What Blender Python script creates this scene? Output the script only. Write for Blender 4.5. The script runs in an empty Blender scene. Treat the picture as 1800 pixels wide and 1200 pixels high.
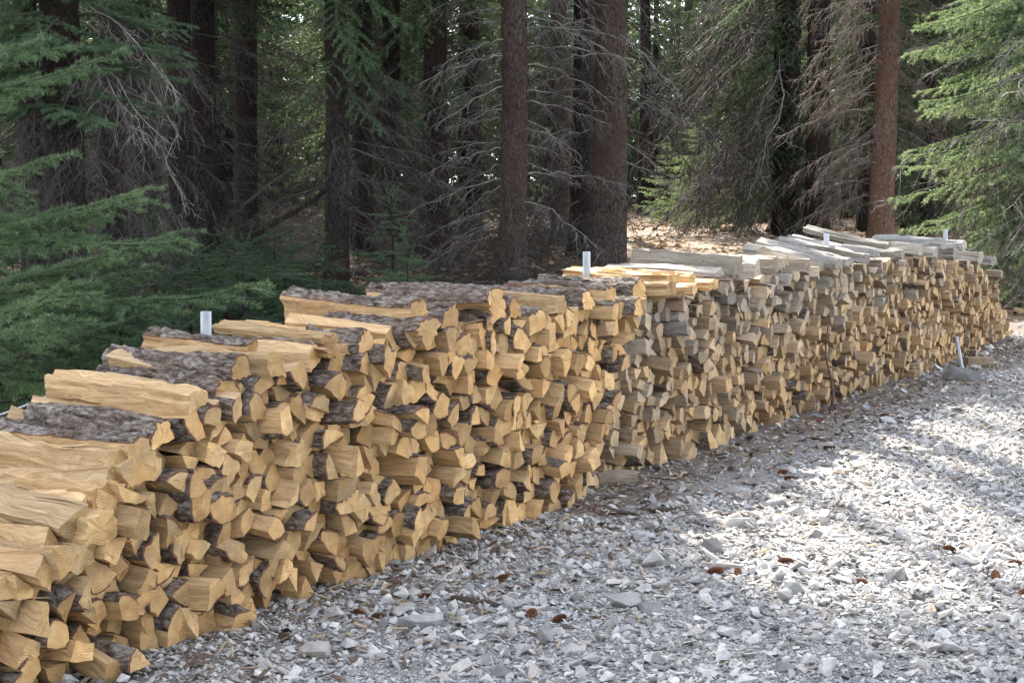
import bpy, bmesh, math, random
import numpy as np
from mathutils import Vector, Matrix, Euler

random.seed(11)
R = np.random.default_rng(11)
scene = bpy.context.scene
COL = scene.collection
rad = math.radians

# ------------------------------------------------------------------ camera model (pixels of the 1800x1200 photograph)
CAM_H, F, HOR = 1.5, 2700.0, 345.0
PITCH = math.atan((600 - HOR) / F)
cam_d = bpy.data.cameras.new('camera'); cam = bpy.data.objects.new('camera', cam_d); COL.objects.link(cam)
cam.location = (0, 0, CAM_H); cam.rotation_euler = (math.pi / 2 - PITCH, 0, 0)
cam_d.sensor_width = 36; cam_d.lens = 36 * F / 1800; cam_d.clip_end = 600; cam_d.clip_start = 0.05
scene.camera = cam
_fw = np.array([0, math.cos(PITCH), -math.sin(PITCH)]); _up = np.array([0, math.sin(PITCH), math.cos(PITCH)])
def ray(px, py):
    return _fw + np.array([1.0, 0, 0]) * (px - 900) / F + _up * (600 - py) / F
def at_y(px, py, Y):
    d = ray(px, py); t = Y / d[1]
    return np.array([0, 0, CAM_H]) + d * t
def project(P):
    d = np.asarray(P, float) - np.array([0, 0, CAM_H])
    z = d @ _fw
    return 900 + F * d[..., 0] / z, 600 - F * (d @ _up) / z, z

_gy = [-200, 14, 22, 30, 50, 90, 200]; _gz = [0, 0, .34, .66, 1.02, 1.3, 1.5]
def gz(x, y):
    x = np.asarray(x, float); y = np.asarray(y, float)
    b = np.interp(y, _gy, _gz)
    f = np.clip((y - 15) / 8, 0, 1)
    return b + f * (.10 * np.sin(x * .7 + 1.3) * np.sin(y * .5 + .4) + .05 * np.sin(x * 1.9 + y * .8) + .03 * np.sin(x * 3.7 - y * 2.9))
def ground_px(px, py):
    Y = 8.0
    for _ in range(60):
        P = at_y(px, py, Y); z = float(gz(P[0], P[1]))
        d = ray(px, py); Y = .5 * Y + .5 * (d[1] * (z - CAM_H) / d[2])
    return at_y(px, py, Y)

SUN_AZ, SUN_EL = rad(-12), rad(41)
SUN = np.array([math.sin(SUN_AZ) * math.cos(SUN_EL), math.cos(SUN_AZ) * math.cos(SUN_EL), math.sin(SUN_EL)])

# ------------------------------------------------------------------ helpers
def tag(o, label=None, cat=None, group=None, kind=None):
    if label: o['label'] = label
    if cat: o['category'] = cat
    if group: o['group'] = group
    if kind: o['kind'] = kind
    return o

def link(name, me, parent=None):
    o = bpy.data.objects.new(name, me); COL.objects.link(o)
    if parent is not None: o.parent = parent
    return o

def empty(name, loc, rz=0):
    o = bpy.data.objects.new(name, None); COL.objects.link(o)
    o.location = [float(v) for v in loc]; o.rotation_euler = (0, 0, rz); o.empty_display_size = .2
    return o

class Acc:
    """Collects vertices and polygons of any size, with a material per polygon and float attributes per vertex."""
    def __init__(s): s.V = []; s.n = 0; s.L = []; s.C = []; s.M = []; s.A = {}
    def add(s, V, faces, mat=0, **attrs):
        V = np.asarray(V, np.float32).reshape(-1, 3); base = s.n
        s.V.append(V); s.n += len(V)
        for f in (faces if isinstance(faces, list) else [faces]):
            f = np.asarray(f, np.int32)
            if f.size == 0: continue
            s.L.append((f + base).ravel()); s.C.append(np.full(len(f), f.shape[1], np.int32)); s.M.append(np.full(len(f), mat, np.int32))
        for k, a in attrs.items(): s.A.setdefault(k, []).append(np.asarray(a, np.float32))
        return base
    def faces(s, f, base, mat=0):
        f = np.asarray(f, np.int32); s.L.append((f + base).ravel()); s.C.append(np.full(len(f), f.shape[1], np.int32)); s.M.append(np.full(len(f), mat, np.int32))
    def mesh(s, name, mats, smooth=False, sharp=None):
        me = bpy.data.meshes.new(name)
        V = np.concatenate(s.V); L = np.concatenate(s.L); C = np.concatenate(s.C); M = np.concatenate(s.M)
        me.vertices.add(len(V)); me.vertices.foreach_set('co', V.ravel())
        me.loops.add(len(L)); me.loops.foreach_set('vertex_index', L)
        me.polygons.add(len(C)); st = np.zeros(len(C), np.int32); st[1:] = np.cumsum(C)[:-1]
        me.polygons.foreach_set('loop_start', st)
        me.polygons.foreach_set('material_index', M)
        me.polygons.foreach_set('use_smooth', np.full(len(C), smooth, bool))
        for k, lst in s.A.items():
            a = np.concatenate([x.reshape(len(x), -1) for x in lst])
            if a.shape[1] == 3:
                t = me.attributes.new(k, 'FLOAT_VECTOR', 'POINT'); t.data.foreach_set('vector', a.ravel())
            else:
                t = me.attributes.new(k, 'FLOAT', 'POINT'); t.data.foreach_set('value', a.ravel())
        for m in mats: me.materials.append(m)
        me.update(calc_edges=True)
        if sharp: me.set_sharp_from_angle(angle=rad(sharp))
        return me

def frame_along(d):
    d = d / np.linalg.norm(d, axis=-1, keepdims=True)
    ref = np.where(np.abs(d[..., 2:3]) > .9, np.array([1.0, 0, 0]), np.array([0, 0, 1.0]))
    u = np.cross(ref, d); u /= np.linalg.norm(u, axis=-1, keepdims=True)
    return d, u, np.cross(d, u)

def tube(acc, P, r, sides=4, mat=0, cap=False):
    P = np.asarray(P, float); n = len(P); r = np.broadcast_to(np.asarray(r, float), (n,))
    T = np.gradient(P, axis=0); _, u, v = frame_along(T)
    a = np.arange(sides) * 2 * math.pi / sides
    V = P[:, None] + r[:, None, None] * (np.cos(a)[None, :, None] * u[:, None] + np.sin(a)[None, :, None] * v[:, None])
    i = np.arange(n - 1)[:, None] * sides; j = np.arange(sides)[None]; k = (j + 1) % sides
    f = np.stack([i + j, i + k, i + sides + k, i + sides + j], -1).reshape(-1, 4)
    b = acc.add(V.reshape(-1, 3), f, mat)
    if cap:
        acc.faces([list(range(sides))[::-1]], b, mat); acc.faces([list(range((n - 1) * sides, n * sides))], b, mat)

# ------------------------------------------------------------------ materials
def new_mat(name):
    m = bpy.data.materials.new(name); m.use_nodes = True; nt = m.node_tree; nt.nodes.clear()
    return m, nt
class NB:
    def __init__(s, nt): s.nt = nt
    def n(s, typ, **kw):
        nd = s.nt.nodes.new(typ)
        for k, v in kw.items():
            if k.startswith('i_'):
                key = k[2:]; key = int(key) if key.isdigit() else key.replace('_', ' ')
                sk = nd.inputs[key]
                if isinstance(v, bpy.types.NodeSocket): s.nt.links.new(v, sk)
                else: sk.default_value = v
            else: setattr(nd, k, v)
        return nd
    def attr(s, name): return s.n('ShaderNodeAttribute', attribute_name=name)
    def math(s, op, a, b=0.0, c=None):
        nd = s.n('ShaderNodeMath', operation=op, i_0=a, i_1=b)
        if c is not None: nd.inputs[2].default_value = c
        return nd.outputs[0]
    def vmul(s, v, x): return s.n('ShaderNodeVectorMath', operation='MULTIPLY', i_0=v, i_1=x).outputs[0]
    def noise(s, v, scale, detail=3, rough=.55, dist=0.0):
        return s.n('ShaderNodeTexNoise', i_Vector=v, i_Scale=scale, i_Detail=detail, i_Roughness=rough, i_Distortion=dist).outputs['Fac']
    def ramp(s, f, stops):
        nd = s.n('ShaderNodeValToRGB', i_Fac=f); el = nd.color_ramp.elements
        while len(el) < len(stops): el.new(.5)
        for e, (p, c) in zip(el, stops): e.position = p; e.color = (*c, 1) if len(c) == 3 else c
        return nd.outputs[0]
    def mix(s, f, a, b, typ='MIX'):
        nd = s.n('ShaderNodeMix', data_type='RGBA', blend_type=typ)
        for k, v in ((0, f), (6, a), (7, b)):
            if isinstance(v, bpy.types.NodeSocket): s.nt.links.new(v, nd.inputs[k])
            else: nd.inputs[k].default_value = v if not isinstance(v, tuple) or len(v) == 4 else (*v, 1)
        return nd.outputs[2]
    def bump(s, h, strength=.5, dist=.01, normal=None):
        kw = {'i_Height': h, 'i_Strength': strength, 'i_Distance': dist}
        if normal is not None: kw['i_Normal'] = normal
        return s.n('ShaderNodeBump', **kw).outputs[0]
    def out(s, col, rough=.85, normal=None, spec=.25, trans=None):
        p = s.n('ShaderNodeBsdfPrincipled', i_Roughness=rough)
        p.inputs['Specular IOR Level'].default_value = spec
        if isinstance(col, bpy.types.NodeSocket): s.nt.links.new(col, p.inputs['Base Color'])
        else: p.inputs['Base Color'].default_value = (*col, 1)
        if normal is not None: s.nt.links.new(normal, p.inputs['Normal'])
        sh = p.outputs[0]
        if trans:
            fac, tc = trans
            t = s.n('ShaderNodeBsdfTranslucent'); 
            if isinstance(tc, bpy.types.NodeSocket): s.nt.links.new(tc, t.inputs[0])
            else: t.inputs[0].default_value = (*tc, 1)
            sh = s.n('ShaderNodeMixShader', i_0=fac, i_1=sh, i_2=t.outputs[0]).outputs[0]
        o = s.n('ShaderNodeOutputMaterial'); s.nt.links.new(sh, o.inputs[0])

def wood_split(name, dark, light, grey):
    m, nt = new_mat(name); b = NB(nt)
    lc = b.attr('lc').outputs['Vector']; rnd = b.attr('rnd').outputs['Fac']; tone = b.attr('tone').outputs['Fac']
    off = b.n('ShaderNodeVectorMath', operation='ADD', i_0=lc, i_1=b.n('ShaderNodeCombineXYZ', i_0=b.math('MULTIPLY', rnd, 37.0), i_1=b.math('MULTIPLY', rnd, 11.0)).outputs[0]).outputs[0]
    wav = b.noise(b.vmul(off, (5, 5, 5)), 1.0, 2)
    off2 = b.n('ShaderNodeVectorMath', operation='ADD', i_0=off, i_1=b.n('ShaderNodeCombineXYZ', i_1=b.math('MULTIPLY', wav, .10), i_2=b.math('MULTIPLY', wav, .07)).outputs[0]).outputs[0]
    fib = b.noise(b.vmul(off2, (2.2, 60, 60)), 1.0, 5, .62)
    fine = b.noise(b.vmul(off2, (7, 260, 260)), 1.0, 3, .6)
    blot = b.noise(b.vmul(off, (6, 9, 9)), 1.0, 3)
    f = b.math('ADD', b.math('MULTIPLY', fib, .75), b.math('MULTIPLY', fine, .35))
    c = b.ramp(f, [(.33, dark), (.52, tuple(.5 * (x + y) for x, y in zip(dark, light))), (.70, light)])
    c = b.mix(b.math('MULTIPLY', b.math('SUBTRACT', blot, .42), 1.1), c, tuple(x * .72 for x in light), 'MIX')
    c = b.mix(tone, c, b.ramp(f, [(.33, tuple(x * .35 for x in grey)), (.62, grey)]))
    r7 = b.math('FRACT', b.math('MULTIPLY', rnd, 7.31)); r3 = b.math('FRACT', b.math('MULTIPLY', rnd, 13.7))
    c = b.mix(b.math('MULTIPLY', b.ramp(r7, [(.55, (0, 0, 0)), (1, (1, 1, 1))]), .36), c, b.mix(1.0, c, (.92, .72, .55), 'MULTIPLY'))
    c = b.mix(b.math('MULTIPLY', b.ramp(r3, [(.60, (0, 0, 0)), (1, (1, 1, 1))]), .5), c, b.mix(1.0, c, (.98, 1.06, 1.25), 'MULTIPLY'))
    v = b.math('ADD', .66, b.math('MULTIPLY', rnd, .56))
    c = b.mix(1.0, c, b.n('ShaderNodeCombineColor', i_0=v, i_1=v, i_2=b.math('MULTIPLY', v, .97)).outputs[0], 'MULTIPLY')
    h = b.math('ADD', fib, b.math('MULTIPLY', fine, .35))
    b.out(c, .8, b.bump(h, 1.0, .010), .2)
    return m

def wood_end(name, dark, light, grey):
    m, nt = new_mat(name); b = NB(nt)
    lc = b.attr('lc').outputs['Vector']; rnd = b.attr('rnd').outputs['Fac']; tone = b.attr('tone').outputs['Fac']
    sx = b.n('ShaderNodeSeparateXYZ', i_0=lc)
    r2 = b.math('SQRT', b.math('ADD', b.math('MULTIPLY', sx.outputs[1], sx.outputs[1]), b.math('MULTIPLY', sx.outputs[2], sx.outputs[2])))
    off = b.n('ShaderNodeVectorMath', operation='ADD', i_0=lc, i_1=b.n('ShaderNodeCombineXYZ', i_0=b.math('MULTIPLY', rnd, 53.0)).outputs[0]).outputs[0]
    nz = b.noise(off, 30.0, 3)
    ring = b.math('SINE', b.math('ADD', b.math('MULTIPLY', r2, 720.0), b.math('MULTIPLY', nz, 9.0)))
    blot = b.noise(off, 16.0, 4, .6)
    saw = b.noise(b.vmul(off, (1, 14, 130)), 1.0, 3)
    f = b.math('ADD', b.math('ADD', b.math('MULTIPLY', ring, .065), b.math('MULTIPLY', blot, .75)), b.math('MULTIPLY', saw, .18))
    c = b.ramp(f, [(.26, dark), (.46, tuple(.5 * (x + y) for x, y in zip(dark, light))), (.62, light)])
    hw = b.math('SUBTRACT', 1.0, b.math('MULTIPLY', r2, 9.0))
    c = b.mix(b.math('MULTIPLY', b.n('ShaderNodeClamp', i_0=hw).outputs[0], .5), c, tuple(x * y for x, y in zip(light, (.9, .74, .55))))
    c = b.mix(tone, c, b.ramp(f, [(.3, tuple(x * .6 for x in grey)), (.7, grey)]))
    r7 = b.math('FRACT', b.math('MULTIPLY', rnd, 7.31)); r3 = b.math('FRACT', b.math('MULTIPLY', rnd, 13.7))
    c = b.mix(b.math('MULTIPLY', b.ramp(r7, [(.55, (0, 0, 0)), (1, (1, 1, 1))]), .36), c, b.mix(1.0, c, (.92, .72, .55), 'MULTIPLY'))
    c = b.mix(b.math('MULTIPLY', b.ramp(r3, [(.60, (0, 0, 0)), (1, (1, 1, 1))]), .5), c, b.mix(1.0, c, (.98, 1.06, 1.25), 'MULTIPLY'))
    v = b.math('ADD', .62, b.math('MULTIPLY', rnd, .58))
    c = b.mix(1.0, c, b.n('ShaderNodeCombineColor', i_0=v, i_1=v, i_2=b.math('MULTIPLY', v, .95)).outputs[0], 'MULTIPLY')
    # drying checks
    ang = b.math('ARCTAN2', sx.outputs[2], sx.outputs[1])
    chk = b.noise(b.n('ShaderNodeCombineXYZ', i_0=b.math('MULTIPLY', ang, 9.0), i_1=b.math('MULTIPLY', r2, 6.0), i_2=b.math('MULTIPLY', rnd, 90.0)).outputs[0], 1.0, 3, .7)
    crack = b.ramp(chk, [(.66, (0, 0, 0)), (.72, (1, 1, 1))])
    stain = b.ramp(b.noise(off, 9.0, 4, .65), [(.56, (0, 0, 0)), (.72, (1, 1, 1))])
    c = b.mix(b.math('MULTIPLY', stain, .55), c, tuple(x * .55 for x in grey))
    c = b.mix(b.math('MULTIPLY', crack, .6), c, tuple(x * .35 for x in dark))
    h = b.math('ADD', b.math('MULTIPLY', saw, .6), b.math('ADD', b.math('MULTIPLY', blot, .5), b.math('MULTIPLY', ring, .08)))
    b.out(c, .88, b.bump(h, .6, .004), .15)
    return m

W_SPLIT = wood_split('split_wood', (.32, .185, .085), (.67, .465, .255), (.34, .29, .25))
W_END = wood_end('sawn_end', (.33, .19, .085), (.63, .43, .22), (.36, .30, .24))
G_SPLIT = wood_split('weathered_split_wood', (.23, .14, .075), (.52, .37, .22), (.34, .315, .285))
G_END = wood_end('weathered_end', (.30, .185, .09), (.57, .40, .22), (.38, .335, .29))

def bark_mat(name, dark, mid, pale, scale=1.0, coords='lc', stretch=(18, 42, 42), bstr=.9, bdist=.012, tint=(1.15, .90, .78), tf=.35, ts=6.0):
    """Flaky bark: warped noise ridges drawn out along the grain, pale flake faces, dark crevices."""
    m, nt = new_mat(name); b = NB(nt)
    if coords == 'lc':
        lc = b.attr('lc').outputs['Vector']; rnd = b.attr('rnd').outputs['Fac']
        v = b.n('ShaderNodeVectorMath', operation='ADD', i_0=lc, i_1=b.n('ShaderNodeCombineXYZ', i_0=b.math('MULTIPLY', rnd, 31.0)).outputs[0]).outputs[0]
    else:
        v = b.n('ShaderNodeTexCoord').outputs['Object']
        oi = b.n('ShaderNodeObjectInfo').outputs['Random']
        v = b.n('ShaderNodeVectorMath', operation='ADD', i_0=v, i_1=b.n('ShaderNodeCombineXYZ', i_2=b.math('MULTIPLY', oi, 40.0)).outputs[0]).outputs[0]
    sv = b.vmul(v, stretch)
    w1 = b.n('ShaderNodeTexNoise', i_Vector=sv, i_Scale=.55, i_Detail=3).outputs['Color']
    wv = b.n('ShaderNodeVectorMath', operation='ADD', i_0=sv, i_1=b.vmul(w1, (2.6, 2.6, 2.6))).outputs[0]
    vo = b.n('ShaderNodeTexVoronoi', feature='SMOOTH_F1', i_Vector=wv, i_Scale=1.0, i_Smoothness=.25, i_Randomness=1.0).outputs['Distance']
    vc = b.n('ShaderNodeTexVoronoi', i_Vector=wv, i_Scale=1.0).outputs['Color']
    ridg = b.noise(wv, 1.3, 6, .68, .6)
    n1 = b.noise(sv, 3.4, 4, .7); n2 = b.noise(v, ts, 3)
    sep = b.n('ShaderNodeSeparateColor', i_0=vc).outputs[0]
    h = b.math('ADD', b.math('SUBTRACT', b.math('MULTIPLY', ridg, 1.25), b.math('MULTIPLY', vo, .42)), b.math('ADD', b.math('MULTIPLY', sep, .16), b.math('MULTIPLY', n1, .28)))
    c = b.ramp(h, [(.34, dark), (.48, tuple(.5 * x + .5 * y for x, y in zip(mid, dark))), (.60, mid), (.88, pale)])
    c = b.mix(b.math('MULTIPLY', b.ramp(n2, [(.42, (0, 0, 0)), (.64, (1, 1, 1))]), tf), c, tuple(x * y for x, y in zip(mid, tint)))
    c = b.mix(.7, c, b.ramp(b.noise(b.vmul(v, (1, 1, .35)), ts * .8, 4, .6), [(.3, (.55, .56, .58)), (.7, (1.3, 1.28, 1.25))]), 'MULTIPLY')
    b.out(c, .92, b.bump(h, bstr, bdist), .12)
    return m
BARK = bark_mat('log_bark', (.020, .015, .012), (.145, .113, .090), (.36, .325, .29), stretch=(22, 55, 55))
def flat_noise_mat(name, c1, c2, scale, rough=.9, bstr=.5, bdist=.004, coords='Object', detail=4):
    m, nt = new_mat(name); b = NB(nt)
    v = b.attr('lc').outputs['Vector'] if coords == 'lc' else b.n('ShaderNodeTexCoord').outputs[coords]
    f = b.noise(v, scale, detail, .65)
    b.out(b.ramp(f, [(.32, c1), (.68, c2)]), rough, b.bump(f, bstr, bdist), .2)
    return m
INNER = flat_noise_mat('inner_bark', (.085, .035, .022), (.21, .10, .06), 70, coords='lc')
TRUNKBARK = bark_mat('spruce_bark', (.009, .0075, .0065), (.030, .025, .0225), (.062, .055, .051), 1.0, 'Object', (40, 40, 17), 1.0, .035, (1.25, .88, .70), .5, 1.6)  # bark colour kept darker to stand for deep shade among the trunks
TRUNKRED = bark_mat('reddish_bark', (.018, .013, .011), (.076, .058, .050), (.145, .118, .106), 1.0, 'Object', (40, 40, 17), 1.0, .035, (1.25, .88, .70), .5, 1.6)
DEADWOOD = flat_noise_mat('dead_twig', (.018, .015, .013), (.11, .097, .088), 5)
DEADPALE = flat_noise_mat('pale_dead_twig', (.10, .086, .078), (.27, .245, .225), 9)
DEADRED = flat_noise_mat('brown_dead_twig', (.075, .058, .048), (.215, .178, .153), 9)
TRUNKSUN = bark_mat('sunlit_bark', (.035, .022, .017), (.16, .105, .078), (.25, .185, .15), 1.0, 'Object', (40, 40, 17), 1.0, .035, (1.2, .88, .70), .5, 1.6)  # bark colour brightened to stand for sunlight on a single trunk

def needle_mat(name, c1, c2, c3, trans=.28, nscale=1.6):
    m, nt = new_mat(name); b = NB(nt)
    v = b.n('ShaderNodeTexCoord').outputs['Object']
    g = b.n('ShaderNodeNewGeometry').outputs['Random Per Island']
    f = b.math('ADD', b.math('MULTIPLY', b.noise(v, nscale, 3), .8), b.math('MULTIPLY', g, .28))
    c = b.ramp(f, [(.32, c1), (.56, c2), (.86, c3)])
    b.out(c, .6, None, .3, (trans, b.mix(.35, c, (.26, .34, .09))))
    return m
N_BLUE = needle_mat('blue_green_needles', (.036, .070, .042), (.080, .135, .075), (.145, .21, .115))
N_NEAR = needle_mat('skylit_needles', (.055, .095, .05), (.13, .20, .095), (.25, .33, .155))  # needle colour lightened to stand for open skylight on the near boughs
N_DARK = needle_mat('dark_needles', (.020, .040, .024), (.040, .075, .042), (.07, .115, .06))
N_LIME = needle_mat('sunny_needles', (.115, .165, .085), (.20, .265, .145), (.32, .385, .225), .36)  # needle colour raised to stand for direct sun on the foliage
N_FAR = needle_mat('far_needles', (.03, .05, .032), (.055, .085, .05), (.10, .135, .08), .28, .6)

# ------------------------------------------------------------------ world, sun, render settings
w = bpy.data.worlds.new('World'); scene.world = w; w.use_nodes = True
nt = w.node_tree; nt.nodes.clear(); b = NB(nt)
sky = b.n('ShaderNodeTexSky', sky_type='NISHITA', sun_disc=False, sun_elevation=SUN_EL, sun_rotation=SUN_AZ, altitude=2500, air_density=1.0, dust_density=1.2, ozone_density=1.0)
hs = b.n('ShaderNodeHueSaturation', i_Saturation=.36, i_Color=sky.outputs[0])
bg = b.n('ShaderNodeBackground', i_Color=hs.outputs[0], i_Strength=.13)
o = b.n('ShaderNodeOutputWorld'); nt.links.new(bg.outputs[0], o.inputs[0])
ld = bpy.data.lights.new('sun', 'SUN'); ld.energy = 2.7; ld.angle = rad(.53); ld.color = (1, .93, .82)
lo = bpy.data.objects.new('sun', ld); COL.objects.link(lo); lo.rotation_euler = Vector(SUN).to_track_quat('Z', 'Y').to_euler()
scene.view_settings.view_transform = 'Standard'; scene.view_settings.look = 'None'
scene.view_settings.exposure = 3.1; scene.view_settings.gamma = 1
scene.render.engine = 'CYCLES'
cy = scene.cycles; cy.max_bounces = 5; cy.diffuse_bounces = 3; cy.glossy_bounces = 2; cy.transmission_bounces = 3; cy.transparent_max_bounces = 4
cy.use_denoising = True

# ------------------------------------------------------------------ firewood pile frame
A0 = np.array([-1.18, 4.94]); TH = rad(30.6)
WD = np.array([math.sin(TH), math.cos(TH)]); ND = np.array([math.cos(TH), -math.sin(TH)])
def pile_pt(s, out, z):
    p = A0 + WD * s + ND * out
    return np.array([p[0], p[1], z])
_hs = [-1.3, -.75, -.55, -.405, -.31, -.21, -.03, .28, .61, 1.0, 1.5, 2.86, 4.5, 6.0, 7.2, 9.5, 11.3, 12.0, 12.7]
_hz = [.10, .28, .40, .50, .55, .64, .70, .80, .86, .89, .94, .96, .98, 1.00, 1.01, .98, .86, .55, .10]
def Htop(s): return float(np.interp(s, _hs, _hz))
def s_bound(z): return 3.02 + .74 * z

def clip(poly, p, nrm):
    out = []; n = len(poly)
    for i in range(n):
        a, c = poly[i], poly[(i + 1) % n]
        da = (a[0] - p[0]) * nrm[0] + (a[1] - p[1]) * nrm[1]; dc = (c[0] - p[0]) * nrm[0] + (c[1] - p[1]) * nrm[1]
        if da <= 0: out.append(a)
        if (da < 0) != (dc < 0) and da != dc:
            t = da / (da - dc); out.append((a[0] + t * (c[0] - a[0]), a[1] + t * (c[1] - a[1])))
    return out
def area(poly):
    p = np.asarray(poly); x, y = p[:, 0], p[:, 1]
    return .5 * float(np.sum(x * np.roll(y, -1) - np.roll(x, -1) * y))

def pile_cells():
    pts = []
    for fresh in (True, False):
        ch, cw = (.074, .090) if fresh else (.066, .076)
        for k in range(19):
            z0 = (k + .5) * ch; s = -1.3 if fresh else 2.6
            s += random.random() * cw
            while s < 12.8:
                jz = z0 + random.gauss(0, .018 if fresh else .015)
                if (s < s_bound(z0)) == fresh and .03 < jz < Htop(s) - .015:
                    pts.append((s, jz, fresh, k))
                s += cw * (.50 + 1.0 * random.random())
    return pts
def voronoi(pts):
    P = np.array([(a, z) for a, z, _, _ in pts]); ghosts = []
    for a, z in P:
        if z < .16: ghosts.append((a, -z))
        h = Htop(a)
        if h - z < .17: ghosts.append((a + random.gauss(0, .02), 2 * h - z + random.gauss(0, .02)))
    ALL = np.vstack([P, ghosts]); cells = []
    for i, (x, z) in enumerate(P):
        d = np.hypot(ALL[:, 0] - x, ALL[:, 1] - z); idx = np.argsort(d)[1:26]
        poly = [(x - .16, z - .14), (x + .16, z - .14), (x + .16, z + .14), (x - .16, z + .14)]
        for j in idx:
            if d[j] > .4: break
            q = ALL[j]; poly = clip(poly, ((x + q[0]) / 2, (z + q[1]) / 2), (q[0] - x, q[1] - z))
        if len(poly) >= 3: cells.append((poly, pts[i][2], pts[i][3]))
    return cells

def simplify(poly, n):
    poly = [tuple(p) for p in poly]
    a0 = area(poly); c0 = np.mean(poly, axis=0)
    while len(poly) > n:
        m = len(poly); best = min(range(m), key=lambda i: abs(area([poly[i - 1], poly[i], poly[(i + 1) % m]])))
        poly.pop(best)
    p = np.array(poly); a1 = max(area(p), 1e-5); g = min(1.07, math.sqrt(a0 / a1)) * .938
    c = p.mean(0); c2 = c * .5 + c0 * .5
    return (p - c) * g + c2

def smooth_noise(n, m):
    """n samples of a smooth random curve in -1..1 with m knots."""
    k = np.random.RandomState(random.randrange(10**9)).uniform(-1, 1, m)
    return np.interp(np.linspace(0, m - 1, n), np.arange(m), k)

def log_wood(poly, bark, L, K=9, bulge=.13, seg=.028, rough=1.0):
    """One split log. POLY: cross-section (a, z) counter-clockwise about its own centre; BARK: edge numbers that carry bark.
    The front end lies at x = 0 and the axis runs to x = -L. Returns vertices, side faces, cap faces, local coordinates and the bark line."""
    rs = np.random.RandomState(random.randrange(10**9))
    P = []; isb = []; n = len(poly)
    for i in range(n):
        a, c = np.array(poly[i]), np.array(poly[(i + 1) % n]); e = c - a; ln = np.hypot(*e); nr = np.array([e[1], -e[0]]) / max(ln, 1e-6)
        ns = max(2, int(round(ln / seg))); t = np.arange(ns) / ns
        if i in bark: off = bulge * ln * 4 * t * (1 - t)
        else: off = (smooth_noise(ns, 4) * .012 + rs.choice([rs.uniform(-.006, .03), rs.uniform(-.03, .07)], p=[.75, .25]) * 4 * t * (1 - t)) * ln * np.sin(np.pi * t) ** .5 * rough
        P.append(a + t[:, None] * e + off[:, None] * nr); isb += [i in bark] * ns
    P = np.vstack(P); M = len(P)
    if bark:
        i = sorted(bark)[0]; mid = np.mean([(np.array(poly[j]) + np.array(poly[(j + 1) % n])) / 2 for j in bark], axis=0)
        pith = -mid / max(np.hypot(*mid), 1e-3) * rs.uniform(.02, .09)
    else:
        pith = rs.uniform(-1, 1, 2); pith = pith / max(np.hypot(*pith), .1) * rs.uniform(.05, .16)
    t = np.linspace(0, 1, K); x = -L * t
    taper = 1 + rs.uniform(-.10, .14) * (t - .15)
    tw = rs.uniform(-.16, .16) * t
    cx = rs.uniform(-.014, .014) * np.sin(math.pi * t) + rs.uniform(-.005, .005) * np.sin(3 * math.pi * t)
    cz = rs.uniform(-.012, .012) * np.sin(math.pi * t) + rs.uniform(-.004, .004) * np.sin(2 * math.pi * t + 1)
    jit = rs.normal(0, .0016, (K, M)) * rough
    rr = P / np.maximum(np.hypot(P[:, 0], P[:, 1])[:, None], 1e-4)
    # waves in the torn grain that run along the log
    wave = rs.normal(0, .0035, M)[None] * np.sin(t[:, None] * rs.uniform(3, 8) + rs.uniform(0, 6)) * rough
    Q = P[None] * taper[:, None, None] + (jit + wave)[..., None] * rr[None]
    ca, sa = np.cos(tw)[:, None], np.sin(tw)[:, None]
    Y = Q[..., 0] * ca - Q[..., 1] * sa + cx[:, None]; Z = Q[..., 0] * sa + Q[..., 1] * ca + cz[:, None]
    X = np.repeat(x[:, None], M, 1)
    s1, s2, e1, e2 = rs.uniform(-.16, .16, 4)
    rag = rs.normal(0, .0022, M)
    X[0] += s1 * Y[0] + s2 * Z[0] + rag; X[-1] += e1 * Y[-1] + e2 * Z[-1] + rag[::-1]
    V = np.stack([X, Y, Z], -1).reshape(-1, 3)
    i = np.arange(K - 1)[:, None] * M; j = np.arange(M)[None]; k = (j + 1) % M
    side = np.stack([i + j, i + M + j, i + M + k, i + k], -1).reshape(-1, 4)
    caps = []; VV = [V]; base = len(V)
    for ring, sgn in ((0, 1), (K - 1, -1)):
        rim = V[ring * M:(ring + 1) * M]; cen = rim.mean(0)
        inner = cen + (rim - cen) * .55; inner[:, 0] += rs.normal(0, .0018, M)
        VV += [rim, inner, cen[None]]
        jj = np.arange(M); kk = (jj + 1) % M
        q = np.stack([jj, kk, M + kk, M + jj], -1) + base; tr = np.stack([M + jj, M + kk, np.full(M, 2 * M)], -1) + base
        if sgn < 0: q = q[:, ::-1]; tr = tr[:, ::-1]
        caps += [q, tr]; base += 2 * M + 1
    V = np.vstack(VV)
    lc = V - np.array([0, pith[0], pith[1]])
    bl = None
    if bark:
        idx = [q for q in range(M) if isb[q]]
        st = [q for q in idx if not isb[q - 1]]
        start = st[0] if st else 0
        run = [start]
        while isb[run[-1]] and len(run) <= M: run.append((run[-1] + 1) % M)
        bl = np.array(run)
    return V, side, caps, lc, bl, M, K

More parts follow.
